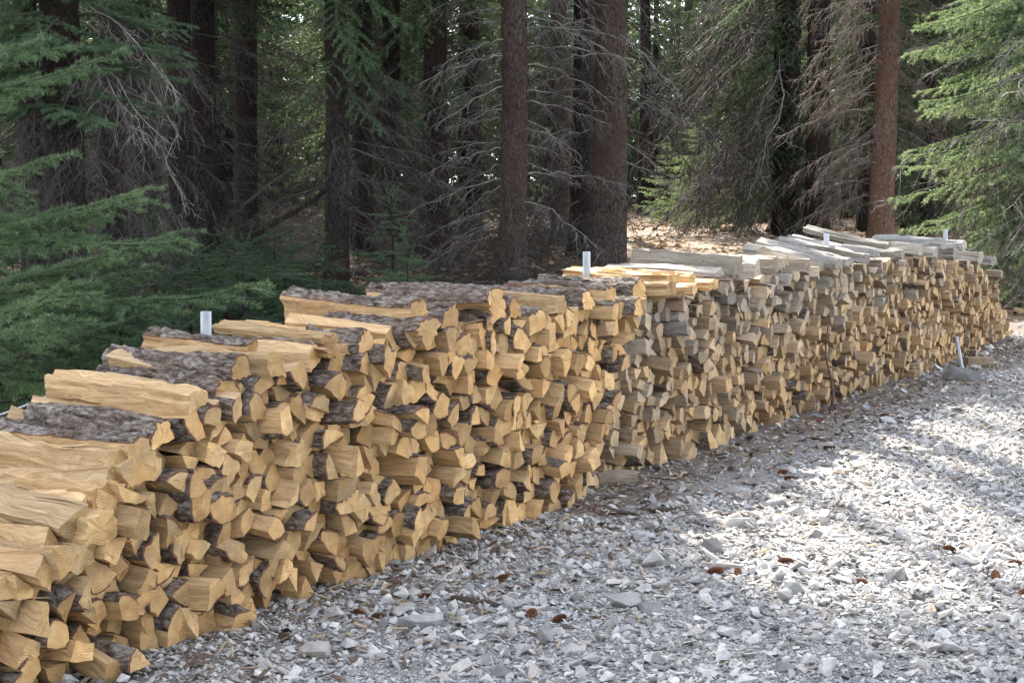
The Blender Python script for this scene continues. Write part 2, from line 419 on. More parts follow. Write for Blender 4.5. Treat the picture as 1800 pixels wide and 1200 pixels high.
def log_bark(V, bl, M, K, L, fine=True):
    """A rough shell over the bark side: outer skin, inner skin and rims."""
    rs = np.random.RandomState(random.randrange(10**9))
    G = V[:M * K].reshape(K, M, 3)[:, bl]                              # K x nb x 3
    cen = V[:M * K].reshape(K, M, 3).mean(1)
    ln = np.hypot(*np.diff(G[0][:, 1:], axis=0).T).sum()
    nu = max(5, int(ln / (.011 if fine else .03))); nv = max(6, int(L / (.017 if fine else .12)))
    u0 = np.linspace(0, len(bl) - 1, nu); v0 = np.linspace(0, K - 1, nv)
    ui = np.minimum(u0.astype(int), len(bl) - 2); uf = (u0 - ui)[None, :, None]
    vi = np.minimum(v0.astype(int), K - 2); vf = (v0 - vi)[:, None, None]
    S = (G[vi][:, ui] * (1 - uf) + G[vi][:, ui + 1] * uf) * (1 - vf) + (G[vi + 1][:, ui] * (1 - uf) + G[vi + 1][:, ui + 1] * uf) * vf
    C = cen[vi] * (1 - vf[:, 0]) + cen[vi + 1] * vf[:, 0]
    # outward normal in the section plane
    d = np.gradient(S, axis=1); nrm = np.stack([np.zeros_like(d[..., 0]), d[..., 2], -d[..., 1]], -1)
    nrm /= np.maximum(np.linalg.norm(nrm, axis=-1, keepdims=True), 1e-6)
    if fine:
        uu = np.linspace(0, ln, nu)[None, :]; vv = np.linspace(0, L, nv)[:, None]
        ns = int(ln * L / .00065) + 6
        sx = rs.uniform(-.02, ln + .02, ns); sy = rs.uniform(-.02, L + .02, ns)
        D = np.sqrt(((uu[..., None] - sx) * 1.35) ** 2 + ((vv[..., None] - sy) * .8) ** 2); D.sort(-1)
        plate = np.clip((D[..., 1] - D[..., 0]) / .012, 0, 1)
        hgt = rs.uniform(.004, .006) + .0095 * plate + rs.normal(0, .0014, (nv, nu))
    else: hgt = np.full((nv, nu), .006)
    hgt[0] = hgt[0] * .3 + .0042; hgt[1] = hgt[1] * .65 + .002
    edge = np.ones(nu); edge[0] = edge[-1] = .35
    hgt = hgt * edge
    O = S + nrm * hgt[..., None]; I = S - nrm * .002
    ins = np.abs(rs.normal(0, .006, nu)); O[0, :, 0] -= ins * .6; I[0, :, 0] -= ins * .6
    O[0, :, 0] += .001; I[0, :, 0] += .001
    VV = np.concatenate([O.reshape(-1, 3), I.reshape(-1, 3)]); N = nu * nv
    i = np.arange(nv - 1)[:, None] * nu; j = np.arange(nu - 1)[None]
    outer = np.stack([i + j, i + nu + j, i + nu + j + 1, i + j + 1], -1).reshape(-1, 4)
    rims = []
    for r in (0, nv - 1):
        a = r * nu + np.arange(nu - 1); q = np.stack([a, a + 1, a + 1 + N, a + N], -1); rims.append(q if r == 0 else q[:, ::-1])
    for c in (0, nu - 1):
        a = np.arange(nv - 1) * nu + c; q = np.stack([a, a + N, a + nu + N, a + nu], -1); rims.append(q if c == 0 else q[:, ::-1])
    return VV, outer, np.vstack(rims)

B3 = np.array([[ND[0], WD[0], 0], [ND[1], WD[1], 0], [0, 0, 1.0]])      # columns: log axis, along the pile, up
class Log: pass
LOGS = []
def add_log(poly, s, z, fresh, out, L, bark, yaw=0, pitch=0, roll=0, tone=0.0, course=None, fine=False, bulge=.13, note=None, top=False):
    g = Log(); g.poly = np.asarray(poly, float); g.fresh = fresh; g.bark = set(bark); g.L = L; g.tone = tone; g.course = course; g.note = note; g.top = top; g.bulge = bulge; g.fine = fine
    g.s = s; g.z = z
    g.M = Matrix.Translation(Vector(pile_pt(s, out, z))) @ Matrix(B3.tolist()).to_4x4() @ Euler((roll, pitch, yaw), 'XYZ').to_matrix().to_4x4()
    pts = (np.array(g.M.to_3x3()) @ np.column_stack([np.zeros(len(g.poly)), g.poly]).T).T + np.array(g.M.translation)
    px, py, dz = project(pts); g.px, g.py, g.dep = float(px.mean()), float(py.mean()), float(dz.mean())
    g.scr = abs(area(np.column_stack([px, py]))) * (2.4 if top else 1)
    LOGS.append(g); return g

for poly, fresh, course in voronoi(pile_cells()):
    p0 = np.array(poly); c = p0.mean(0); s, z = c
    pieces = [poly]
    if area(poly) > (.0072 if fresh else .0062) and random.random() < (.55 if fresh else .5):
        a = random.uniform(0, math.pi); nr = (math.cos(a), math.sin(a)); q = (c[0] + random.uniform(-.012, .012), c[1] + random.uniform(-.012, .012))
        pieces = [clip(poly, q, nr), clip(poly, q, (-nr[0], -nr[1]))]
    for pc in pieces:
        if len(pc) < 3 or area(pc) < .0009: continue
        n = random.choices((3, 4, 5, 6), (.30, .44, .20, .06))[0]
        q = simplify(pc, n); cc = q.mean(0); q = q - cc
        q += np.random.RandomState(random.randrange(10**9)).normal(0, .002, q.shape)
        if area(q) < 0: q = q[::-1]
        lo_z = (q[:, 1] + cc[1]).min()
        if lo_z < 0: cc = cc - np.array([0, lo_z])
        m = len(q); lens = [np.hypot(*(q[(i + 1) % m] - q[i])) for i in range(m)]
        bark = set()
        if random.random() < ((.18 if cc[0] < .5 and cc[1] > Htop(cc[0]) - .2 else .76) if fresh else .17):
            wt = []
            for e in range(m):
                mx, mz = (q[e] + q[(e + 1) % m]) / 2; wt.append(lens[e] ** 2 * (3.2 if (-mx + mz) > .2 * math.hypot(mx, mz) else 1))
            i = random.choices(range(m), wt)[0]; bark = {i}
            if m > 3 and random.random() < .45: bark.add((i + 1) % m)
        sb = s_bound(cc[1])
        out = random.gauss(.0, .044) if fresh else random.gauss(-.11, .042)
        if random.random() < .07: out += .055
        if fresh: tone = max(0, random.gauss(.02, .07))
        else: tone = min(1, max(0, random.gauss(.14, .20) + .58 * min(1, max(0, (cc[1] - .38) / .5)) * min(1, max(.25, 1 - (cc[0] - 6.5) / 6))
                               + (.24 * math.exp(-((cc[0] - sb) / .55) ** 2)) - .15 * max(0, (cc[0] - 7) / 5)))
        add_log(q, cc[0], cc[1], fresh, out, random.gauss(.56, .02) if fresh else random.gauss(.50, .02), bark,
                random.gauss(0, .085), random.gauss(0, .07), 0, tone, course)

# cross-sections of the logs that lie on top
def half(W, Hh, n=7):
    a = np.linspace(0, math.pi, n); p = np.column_stack([np.cos(a) * W / 2, np.sin(a) * Hh]); return p - p.mean(0), set(range(n - 1))
def quarter(r, rot, n=5, sweep=1.5):
    a = np.linspace(0, sweep, n); p = np.vstack([[0, 0], np.column_stack([np.cos(a), np.sin(a)]) * r]); p = p - p.mean(0)
    c, s_ = math.cos(rot), math.sin(rot); return p @ np.array([[c, s_], [-s_, c]]), set(range(1, n))
def slab(W, Hh, skew=.0, top_bark=False):
    p = np.array([[-W / 2, -Hh / 2], [W / 2, -Hh / 2 * .9], [W / 2 * (1 - skew), Hh / 2], [-W / 2 * (1 - skew * .4), Hh / 2 * .85]])
    r_ = np.random.RandomState(random.randrange(10**9)); p = p * (1 + r_.uniform(-.2, .12, (4, 1)))
    if top_bark: return p, {2}
    ex = (p[0] + p[3]) / 2 + [r_.uniform(-.016, .016), r_.uniform(-.15, .15) * Hh]; ey = (p[2] + p[3]) / 2 + [r_.uniform(-.2, .2) * W, r_.uniform(-.004, .016)]
    return np.array([p[0], p[1], p[2], ey, p[3], ex]), set()
def top_log(shape, s, zb, L, out=0.0, yaw=0, pitch=0, roll=0, fresh=True, tone=0.0, note=None, bare=False, bulge=None):
    p, bk = shape
    if bare: bk = set()
    zc = zb - p[:, 1].min()
    add_log(p, s, zc, fresh, out, L, bk, yaw, pitch, roll, tone, None, True, bulge if bulge is not None else (.02 if len(p) > 4 else .10), note, True)

top_log(slab(.10, .115, .1), .22, .73, .70, .02, -.03, .04, 0, note='long bare split log with wavy grain resting on the lower bark log')
top_log(half(.115, .075), .02, .70, .58, .04, .02, .02, .15, note='half-round log under thick grey bark just below the wavy bare log')
top_log(slab(.11, .14, .25, True), -.06, .575, .66, .03, 0, .0, 0, note='deep split log with thin bark edge along its top, under the bark half-round')
top_log(slab(.08, .09, .1), -.14, .60, .60, .00, .03, .02, -.1, note='bare split log leaning on the deep log with the thin bark edge')
top_log(slab(.12, .095, .1), -.2, .515, .55, .02, -.03, .02, .1, note='square-edged bare log with torn fibrous top at the low stepped end')
top_log(slab(.12, .09, .2), -.27, .43, .55, .05, .03, .03, 0, note='wide bare log with frayed corner below the torn fibrous log')
top_log(slab(.10, .07, .2), -.36, .37, .50, .05, -.04, .03, .15, note='thin frayed slab with orange fibres at the stepped end')
top_log(half(.115, .08), .46, .865, .62, .0, -.02, .0, .1, note='long half-round log under scaly grey bark beside the first white pole')
top_log(half(.11, .07), .40, .80, .58, -.02, .03, .01, .2, note='bark half-round log directly beneath the scaly one by the first pole')
top_log(slab(.10, .085, .3), .62, .865, .56, .03, .02, -.01, 0, note='bare blunt log just past the scaly bark logs at the first white pole')
top_log(slab(.075, .05, .1, True), .78, .90, .46, -.22, .16, .05, .1, note='curled bark-edged splinter log at the foot of the first white pole')
top_log(slab(.14, .045, .2), .98, .895, .60, .03, -.06, .01, .1, note='flat splintery slab with torn yellow top, lower of two')
top_log(slab(.10, .045, .2), 1.0, .94, .60, -.02, -.10, .035, -.12, note='ragged yellow splinter slab lying across the torn flat slab')
top_log(slab(.12, .075, .4), 1.28, .90, .60, -.06, .02, .02, .05, note='low bare log with sharp ridge in front of the tall bark-topped log')
top_log(half(.10, .08), 1.17, .90, .26, .02, .10, -.04, .2, note='short half-round stub with a knot and grey bark')
top_log(slab(.125, .135, .12, True), 1.60, .935, .68, -.02, -.02, .015, .05, note='tall split log with clean yellow face and bark along its top')
top_log(half(.15, .11), 1.77, .935, .56, .03, .05, -.01, -.2, note='half-round log with pinkish bark beside the tall clean-faced log')
top_log(quarter(.13, .9), 1.55, .875, .5, .06, .03, -.02, 0, note='bark-covered quarter jutting out below the tall clean-faced log')
top_log(slab(.12, .135, .15, True), 2.16, .945, .66, .02, .03, -.02, .06, note='tall split log with bark strip on top, nearer the second pole')
top_log(half(.09, .06), 2.05, 1.025, .42, .05, .14, -.03, -.25, note='slim bark-backed log lying against the tall log with bark strip')
top_log(half(.10, .09), 2.35, .955, .56, .0, 0, .0, 0, note='small half-round log end peeking above its neighbours')
top_log(slab(.13, .09, .2), 2.72, .95, .56, .03, 0, .01, -.05, note='broad bare log lying well before the second white pole')
top_log(half(.13, .085), 2.98, .955, .56, .04, -.03, .0, .1, note='bark-backed half-round just before the second white pole')
top_log(slab(.12, .10, .1, True), 3.18, .955, .56, .06, .02, 0, 0, note='thick split log with rim of bark at the second white pole')
top_log(half(.15, .105), 3.55, .965, .60, .04, -.04, .0, .1, note='large half-round log with flaky bark just past the second pole')
top_log(half(.12, .08), 3.42, .90, .50, .10, .05, -.02, .0, note='bark half-round poking out beneath the flaky-barked large half-round')
top_log(slab(.13, .07, .1), 3.95, .965, .60, .04, -.05, .01, .0, note='sunlit yellow slab at the end of the fresh wood, lowest of the bright ones')
top_log(slab(.09, .06, .15), 4.15, .96, .58, .09, .06, .0, .2, note='blunt yellow billet jutting out at the end of the fresh wood')
top_log(slab(.14, .055, .2), 4.02, 1.025, .68, .02, -.10, .02, .05, note='long bright slab crossing the other sunlit yellow slabs')
top_log(slab(.11, .05, .2), 4.32, 1.01, .60, .0, .03, .03, -.1, note='bright pale slab lying next to the first grey board')
top_log(slab(.11, .05, .1), 4.50, .97, .58, .05, -.06, .0, .1, note='yellow slab nearest to the weathered grey logs')
# weathered top
G = dict(fresh=False)
top_log(slab(.16, .035, .1), 4.75, 1.03, .75, -.02, -.05, .01, .05, tone=.95, note='thin flat grey board at the start of the weathered logs', **G)
top_log(slab(.15, .13, .5), 5.05, 1.03, .70, -.02, -.02, .045, .05, tone=.85, note='big dark grey wedge with pale end above the weathered logs', **G)
top_log(slab(.11, .09, .3), 5.45, 1.0, .52, -.06, .05, .0, .2, tone=.8, note='small grey log beside the big dark grey wedge', **G)
top_log(quarter(.11, .5), 5.75, 1.0, .50, -.04, -.05, .0, 0, bare=True, tone=.8, note='pale grey quarter log after the big dark wedge', **G)
top_log(slab(.12, .06, .2), 6.05, 1.03, .50, -.10, .03, .02, .1, tone=.55, note='sunlit tan slab lying level among the grey logs', **G)
top_log(slab(.13, .085, .2), 6.35, 1.0, .52, -.05, 0, .03, -.1, tone=.7, note='chunky grey log below the slanting pale boards', **G)
for i, (s_, z_, L_, p_, y_, w_, h_, t_, nt_) in enumerate([
        (6.85, .99, .74, .13, -.10, .12, .07, .9, 'lowest of the long grey boards slanting up away from the front'),
        (7.1, 1.0, .78, .17, -.20, .11, .05, 1.0, 'silvery long board slanting up, second of the slanting boards'),
        (7.45, 1.01, .70, .16, -.10, .12, .07, .95, 'slanting grey board beside the third white pole'),
        (7.75, 1.03, .72, .15, -.06, .12, .07, 1.0, 'widest sunlit slanting board, topmost near the third white pole'),
        (8.0, 1.10, .74, .17, -.20, .10, .04, .9, 'thin pale lath on top of the slanting boards')]):
    top_log(slab(w_, h_, .2), s_, z_, L_, 0, y_, p_, random.uniform(-.15, .15), tone=t_, note=nt_, **G)
for i, (s_, z_, w_, h_, t_, nt_) in enumerate([
        (8.4, 1.01, .15, .08, .9, 'grey slab in front of the reddish tree trunk'),
        (8.9, 1.02, .16, .09, .85, 'broad pale slab just past the reddish tree trunk'),
        (9.35, .98, .14, .08, .9, 'grey slab lying level under a knotty log'),
        (9.6, 1.04, .13, .09, 1.0, 'knotty silver log on top near the sunlit spruce'),
        (10.0, .95, .16, .10, .9, 'thick silver log before the fourth white pole'),
        (10.3, 1.02, .15, .07, 1.0, 'highest silver slab before the fourth white pole'),
        (10.9, .89, .15, .09, .9, 'grey log right beside the fourth white pole'),
        (11.4, .84, .16, .08, .85, 'grey slab at the top of the sloping far end'),
        (11.75, .70, .13, .07, .6, 'tan slab part way down the sloping far end')]):
    top_log(slab(w_, h_, .2), s_, z_, .62, .0, random.uniform(-.12, .08), random.uniform(-.02, .06), random.uniform(-.15, .15), tone=t_, note=nt_, **G)

ORD = ['zeroth', 'first', 'second', 'third', 'fourth', 'fifth', 'sixth', 'seventh', 'eighth', 'ninth', 'tenth', 'eleventh', 'twelfth', 'thirteenth', 'fourteenth',
       'fifteenth', 'sixteenth', 'seventeenth', 'eighteenth', 'nineteenth', 'twentieth']
TENS = {2: 'twenty', 3: 'thirty', 4: 'forty', 5: 'fifty', 6: 'sixty', 7: 'seventy', 8: 'eighty'}
TENTH = {2: 'twentieth', 3: 'thirtieth', 4: 'fortieth', 5: 'fiftieth', 6: 'sixtieth', 7: 'seventieth', 8: 'eightieth'}
def ordinal(n):
    if n <= 20: return ORD[n]
    return TENTH[n // 10] if n % 10 == 0 else TENS[n // 10] + '-' + ORD[n % 10]

in_frame = [g for g in LOGS if -25 < g.px < 1815 and -20 < g.py < 1215]
in_frame.sort(key=lambda g: -(1e9 if g.top else g.scr * (1.35 if g.fresh else 1)))
SINGLE = in_frame[:298]
for g in SINGLE: g.single = True
# counting along each course from the left
by_course = {}
for g in in_frame:
    if g.course is not None: by_course.setdefault((g.fresh, g.course), []).append(g)
for k, lst in by_course.items():
    lst.sort(key=lambda g: g.px)
    for i, g in enumerate(lst): g.order = i + 1
def describe(g):
    if g.note: return g.note
    a = area(g.poly); n = len(g.poly)
    lens = np.ptp(g.poly, axis=0); asp = lens[0] / max(lens[1], 1e-3)
    size = 'large ' if a > .0078 else 'small ' if a < .0036 else ''
    bt = ''
    if g.bark:
        mid = np.mean([(g.poly[j] + g.poly[(j + 1) % n]) / 2 for j in g.bark], axis=0)
        where = 'top' if mid[1] > abs(mid[0]) * .7 else 'underside' if mid[1] < -abs(mid[0]) else 'left side' if mid[0] < 0 else 'right side'
        bt = 'bark on ' + where
    shape = 'wedge' if n == 3 else 'slab' if asp > 1.9 else 'upright slab' if asp < .55 else 'quarter log' if n == 4 else 'chunky log'
    head = f'{size}{shape}, {bt}' if bt else f'bare {size}{shape}'
    where = f'{ordinal(g.course + 1)} course up, {ordinal(g.order)} from the left' if g.fresh else f'{ordinal(g.course + 1)} weathered course up, {ordinal(g.order)} from the left'
    return f'{head}, {where}'

stuff = Acc()
for g in LOGS:
    single = getattr(g, 'single', False)
    near = g.dep < 9.5
    K = 13 if g.top and single else 8 if single else 5
    V, side, caps, lc, bl, M, K = log_wood(g.poly, g.bark, g.L, K, g.bulge, .016 if g.top and single else .022 if single and near else .028 if single else .04, 2.0 if g.top else 1.0)
    rnd = random.random(); n = len(V); rndA = np.full(n, rnd); tA = np.full(n, g.tone)
    if single:
        a = Acc(); bs = a.add(V, side, 0, lc=lc, rnd=rndA, tone=tA)
        for c in caps: a.faces(c, bs, 1)
        if g.fresh or g.top:                                            # torn splinters that still hang on the split faces
            rs = np.random.RandomState(random.randrange(10**9)); GV = V[:M * K].reshape(K, M, 3); barkset = set(bl.tolist()) if bl is not None else set()
            for _ in range(rs.randint(5, 11) if g.top else rs.poisson(.8)):
                j = rs.randint(M)
                if j in barkset: continue
                k0 = rs.randint(0, K - 3) if g.top else 0; k1 = min(K - 1, k0 + rs.randint(2, 5)); cen = GV[:, :, :].mean(1); nn = 7; tt = np.linspace(0, 1, nn); kk = k0 + (k1 - k0) * tt; ki = np.minimum(kk.astype(int), K - 2); kf = (kk - ki)[:, None]
                line = GV[ki, j] * (1 - kf) + GV[ki + 1, j] * kf; cc = cen[ki] * (1 - kf) + cen[ki + 1] * kf; rd = line - cc; rd[:, 0] = 0; rd /= np.maximum(np.linalg.norm(rd, axis=1, keepdims=True), 1e-5)
                tg = np.cross([1.0, 0, 0], rd); wdt = rs.uniform(.0018, .0055) * np.sin(np.pi * np.clip(tt * .96 + .04, 0, 1)) ** .6 + .0004
                tt2 = tt[::-1] if rs.rand() < .6 else tt
                ctr = line + rd * (.0012 + rs.uniform(.002, .016) * tt2 ** 2.2)[:, None] + tg * (rs.uniform(-.012, .012) * tt2 ** 1.5)[:, None]
                if rs.rand() < .3: ctr[:, 0] += rs.uniform(.0, .03) * tt2
                SV = np.concatenate([ctr - tg * wdt[:, None], ctr + tg * wdt[:, None], ctr + rd * wdt[:, None] * .8]); ii = np.arange(nn - 1)
                fq = np.concatenate([np.stack([ii, ii + nn, ii + nn + 1, ii + 1], -1), np.stack([ii + nn, ii + 2 * nn, ii + 2 * nn + 1, ii + nn + 1], -1), np.stack([ii + 2 * nn, ii, ii + 1, ii + 2 * nn + 1], -1)])
                a.add(SV, fq, 0, lc=SV + .3, rnd=np.full(len(SV), min(1, rnd + .25)), tone=np.full(len(SV), g.tone))
        me = a.mesh('firewood_log', [W_SPLIT, W_END] if g.fresh else [G_SPLIT, G_END], True, 32)
        o = link('firewood_log', me)
        o.matrix_world = g.M
        lab = describe(g)
        tag(o, lab, 'firewood log', 'split logs in the long firewood pile')
        if bl is not None and len(bl) > 2:
            BV, outer, rims = log_bark(V, bl, M, K, g.L)
            a = Acc(); ones = np.full(len(BV), rnd)
            bs = a.add(BV, outer, 0, lc=BV - (V[0] - lc[0]), rnd=ones); a.faces(rims, bs, 1)
            link('bark', a.mesh('bark', [BARK, INNER], True, 40), o)
    else:
        mm = np.array(g.M.to_3x3()); tr = np.array(g.M.translation); i0 = 0 if g.fresh else 2
        bs = stuff.add(V @ mm.T + tr, side, i0, lc=lc, rnd=rndA, tone=tA)
        for c in caps: stuff.faces(c, bs, i0 + 1)
        if bl is not None and len(bl) > 2:
            BV, outer, rims = log_bark(V, bl, M, K, g.L, g.fresh)
            nb_ = len(BV)
            bs = stuff.add(BV @ mm.T + tr, outer, 4, lc=BV, rnd=np.full(nb_, rnd), tone=np.zeros(nb_)); stuff.faces(rims, bs, 5)
o = link('firewood', stuff.mesh('firewood', [W_SPLIT, W_END, G_SPLIT, G_END, BARK, INNER], True, 32))
tag(o, 'mass of smaller split logs, mostly weathered, packed between and beyond the larger ones', 'firewood', None, 'stuff')
print('LOGS', len(LOGS), 'fresh', sum(g.fresh for g in LOGS), 'in frame', len(in_frame), 'single', len(SINGLE), 'weathered single', sum(not g.fresh for g in SINGLE))
# ------------------------------------------------------------------ ground
def grid_sheet(name, xs, ys, mat, dz=0.0, mask=None):
    X, Y = np.meshgrid(xs, ys); Z = gz(X, Y) + dz
    V = np.column_stack([X.ravel(), Y.ravel(), Z.ravel()]); nx, ny = len(xs), len(ys)
    i = np.arange(ny - 1)[:, None] * nx; j = np.arange(nx - 1)[None]
    f = np.stack([i + j, i + j + 1, i + nx + j + 1, i + nx + j], -1).reshape(-1, 4)
    if mask is not None:
        c = V[f].mean(1); f = f[mask(c[:, 0], c[:, 1])]
    a = Acc(); a.add(V, f, 0); return link(name, a.mesh(name, [mat], True))

def floor_mat():
    m, nt = new_mat('forest_floor'); b = NB(nt)
    v = b.n('ShaderNodeTexCoord').outputs['Object']
    n1 = b.noise(v, .6, 4); n2 = b.noise(v, 9, 5, .7); n3 = b.noise(v, 55, 3, .7)
    vo = b.n('ShaderNodeTexVoronoi', i_Vector=v, i_Scale=22.0)
    c = b.ramp(n2, [(.3, (.075, .052, .036)), (.52, (.19, .14, .098)), (.72, (.33, .265, .19))])
    c = b.mix(b.math('MULTIPLY', b.ramp(n1, [(.4, (0, 0, 0)), (.62, (1, 1, 1))]), .6), c, (.36, .30, .22))
    c = b.mix(b.ramp(b.n('ShaderNodeSeparateColor', i_0=vo.outputs['Color']).outputs[0], [(.86, (0, 0, 0)), (.9, (1, 1, 1))]), c, (.24, .10, .045))
    c = b.mix(.6, c, b.ramp(n3, [(.3, (.4, .4, .4)), (.7, (1.3, 1.3, 1.3))]), 'MULTIPLY')
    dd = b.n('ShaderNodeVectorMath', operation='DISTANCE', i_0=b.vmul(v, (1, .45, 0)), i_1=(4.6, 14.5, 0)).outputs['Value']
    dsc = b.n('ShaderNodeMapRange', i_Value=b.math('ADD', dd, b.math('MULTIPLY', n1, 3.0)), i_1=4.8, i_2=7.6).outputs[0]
    c = b.mix(1.0, c, b.ramp(dsc, [(0, (1.6, 1.75, 2.0)), (1, (.27, .255, .25))]), 'MULTIPLY')  # floor colour lifted in the clearing for sun, darkened elsewhere for forest shade
    b.out(c, .95, b.bump(b.math('ADD', n2, n3), .9, .05), .1)
    return m
def gravel_base_mat():
    m, nt = new_mat('gravel_base'); b = NB(nt)
    v = b.n('ShaderNodeTexCoord').outputs['Object']
    sx = b.n('ShaderNodeSeparateXYZ', i_0=v)
    d = b.math('ADD', b.math('MULTIPLY', b.math('SUBTRACT', sx.outputs[0], float(A0[0])), float(ND[0])), b.math('MULTIPLY', b.math('SUBTRACT', sx.outputs[1], float(A0[1])), float(ND[1])))
    vo = b.n('ShaderNodeTexVoronoi', i_Vector=v, i_Scale=75.0); ve = b.n('ShaderNodeTexVoronoi', feature='DISTANCE_TO_EDGE', i_Vector=v, i_Scale=75.0).outputs['Distance']
    sep = b.n('ShaderNodeSeparateColor', i_0=vo.outputs['Color']).outputs[0]
    n1 = b.noise(v, 2.2, 4); n2 = b.noise(v, 120, 3, .7)
    c = b.ramp(sep, [(0, (.20, .195, .185)), (.55, (.31, .30, .29)), (1, (.42, .41, .40))])
    c = b.mix(b.ramp(ve, [(.0, (1, 1, 1)), (.16, (0, 0, 0))]), c, (.085, .08, .078))
    dirt = b.ramp(b.math('ADD', b.math('MULTIPLY', d, 1.0), b.math('MULTIPLY', b.math('SUBTRACT', n1, .5), .9)), [(.10, (1, 1, 1)), (.55, (0, 0, 0))])
    c = b.mix(b.math('MULTIPLY', dirt, .8), c, b.ramp(n2, [(.3, (.06, .045, .035)), (.7, (.20, .16, .125))]))
    b.out(c, .95, b.bump(b.math('ADD', ve, b.math('MULTIPLY', n2, .3)), .9, .01), .15)
    return m
xs = np.concatenate([np.arange(-120, -24, 8), np.arange(-24, 26, .8), np.arange(26, 121, 8)]); ys = np.concatenate([np.arange(-60, -6, 9), np.arange(-6, 60, .8), np.arange(60, 190, 6)])
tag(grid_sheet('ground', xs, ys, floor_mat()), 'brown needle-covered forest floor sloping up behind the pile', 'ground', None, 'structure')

def dist_front(x, y): return (x - A0[0]) * ND[0] + (y - A0[1]) * ND[1]
def along(x, y): return (x - A0[0]) * WD[0] + (y - A0[1]) * WD[1]
def in_gravel(x, y):
    d, s = dist_front(x, y), along(x, y)
    e = .25 * np.sin(x * 1.7 + y * .9) + .15 * np.sin(x * 4.1 - y * 3.3)
    return (d > np.where(s < 12.4, -.30, -1.0 + .6 * (s - 12.4) + e)) & (y < 18.6 + e + .12 * (x - 6)) & (x < 24)
tag(grid_sheet('gravel_yard', np.arange(-8, 24, .16), np.arange(-4, 24, .16), gravel_base_mat(), .006, in_gravel), 'pale grey gravel yard in front of the pile', 'gravel yard', None, 'structure')

def stone_template(seed, npts, flat):
    r = np.random.RandomState(seed); bm = bmesh.new()
    for _ in range(npts):
        p = r.normal(0, 1, 3); p /= np.linalg.norm(p); p *= r.uniform(.8, 1.0)
        p = np.sign(p) * np.abs(p) ** .8
        bm.verts.new(p * np.array([1, r.uniform(.55, .9), flat]) * .5)
    bmesh.ops.convex_hull(bm, input=bm.verts[:])
    for v in [v for v in bm.verts if not v.link_faces]: bm.verts.remove(v)
    bmesh.ops.triangulate(bm, faces=bm.faces[:]); bm.verts.index_update()
    V = np.array([v.co[:] for v in bm.verts]); Fc = np.array([[v.index for v in f.verts] for f in bm.faces]); bm.free(); return V, Fc
def stone_mat(name='gravel_stone', obj=False, k=1.0):
    m, nt = new_mat(name); b = NB(nt)
    v = b.n('ShaderNodeTexCoord').outputs['Object']
    g = b.n('ShaderNodeObjectInfo').outputs['Random'] if obj else b.n('ShaderNodeNewGeometry').outputs['Random Per Island']
    c = b.ramp(g, [(0, (.20, .195, .195)), (.22, (.32, .315, .315)), (.5, (.42, .415, .415)), (.72, (.52, .515, .51)), (.82, (.44, .41, .385)), (.92, (.36, .31, .285)), (1, (.64, .63, .61))])
    c = b.mix(1.0, c, (k, k * .985, k * .955), 'MULTIPLY')
    n1 = b.noise(v, 25, 4, .65); n2 = b.noise(v, 140, 3, .7)
    c = b.mix(.65, c, b.ramp(n1, [(.3, (.62, .60, .58)), (.7, (1.22, 1.22, 1.22))]), 'MULTIPLY')
    c = b.mix(.4, c, b.ramp(n2, [(.3, (.6, .6, .6)), (.7, (1.25, 1.25, 1.25))]), 'MULTIPLY')
    b.out(c, .88, b.bump(b.math('ADD', n1, b.math('MULTIPLY', n2, .5)), .6, .006), .25)
    return m
STONE = stone_mat(); ROCKM = stone_mat('rock_stone', True, .78); ROCKD = stone_mat('dark_rock_stone', True, .42)
TPL = [stone_template(k, n, f) for k, (n, f) in enumerate([(9, .38), (10, .5), (9, .25), (11, .42), (10, .3), (12, .6), (9, .2), (11, .28)])]
def scatter_stones(acc, X, Y, size, r, sink=.25):
    n = len(X); which = r.randint(0, len(TPL), n)
    Z = gz(X, Y) + .006
    yaw = r.uniform(0, 6.283, n); ti = r.normal(0, .33, n); tj = r.normal(0, .33, n)
    for k, (TV, TF) in enumerate(TPL):
        q = np.nonzero(which == k)[0]
        if not len(q): continue
        c, s_ = np.cos(yaw[q]), np.sin(yaw[q]); zero = np.zeros(len(q)); one = zero + 1
        Rz = np.stack([np.stack([c, -s_, zero], -1), np.stack([s_, c, zero], -1), np.stack([zero, zero, one], -1)], 1)
        Rt = np.stack([np.stack([one, zero, ti[q]], -1), np.stack([zero, one, tj[q]], -1), np.stack([-ti[q], -tj[q], one], -1)], 1)
        V = np.einsum('nij,mj->nmi', Rz @ Rt, TV) * size[q][:, None, None]
        lift = V[..., 2].max(1) * (1 - 2 * sink)
        V += np.stack([X[q], Y[q], Z[q] + np.maximum(lift, .0)], -1)[:, None]
        Fx = TF[None] + (np.arange(len(q)) * len(TV))[:, None, None]
        acc.add(V.reshape(-1, 3), Fx.reshape(-1, 3), 0)
def frustum_sample(r, n, y0, y1, dmin=-.2):
    Y = np.sqrt(r.uniform(y0 ** 2, y1 ** 2, n)); X = r.uniform(-.40, .43, n) * Y
    d = dist_front(X, Y); s = along(X, Y)
    ok = in_gravel(X, Y) & (d > dmin)
    return X[ok], Y[ok]
ga = Acc(); r = np.random.RandomState(5)
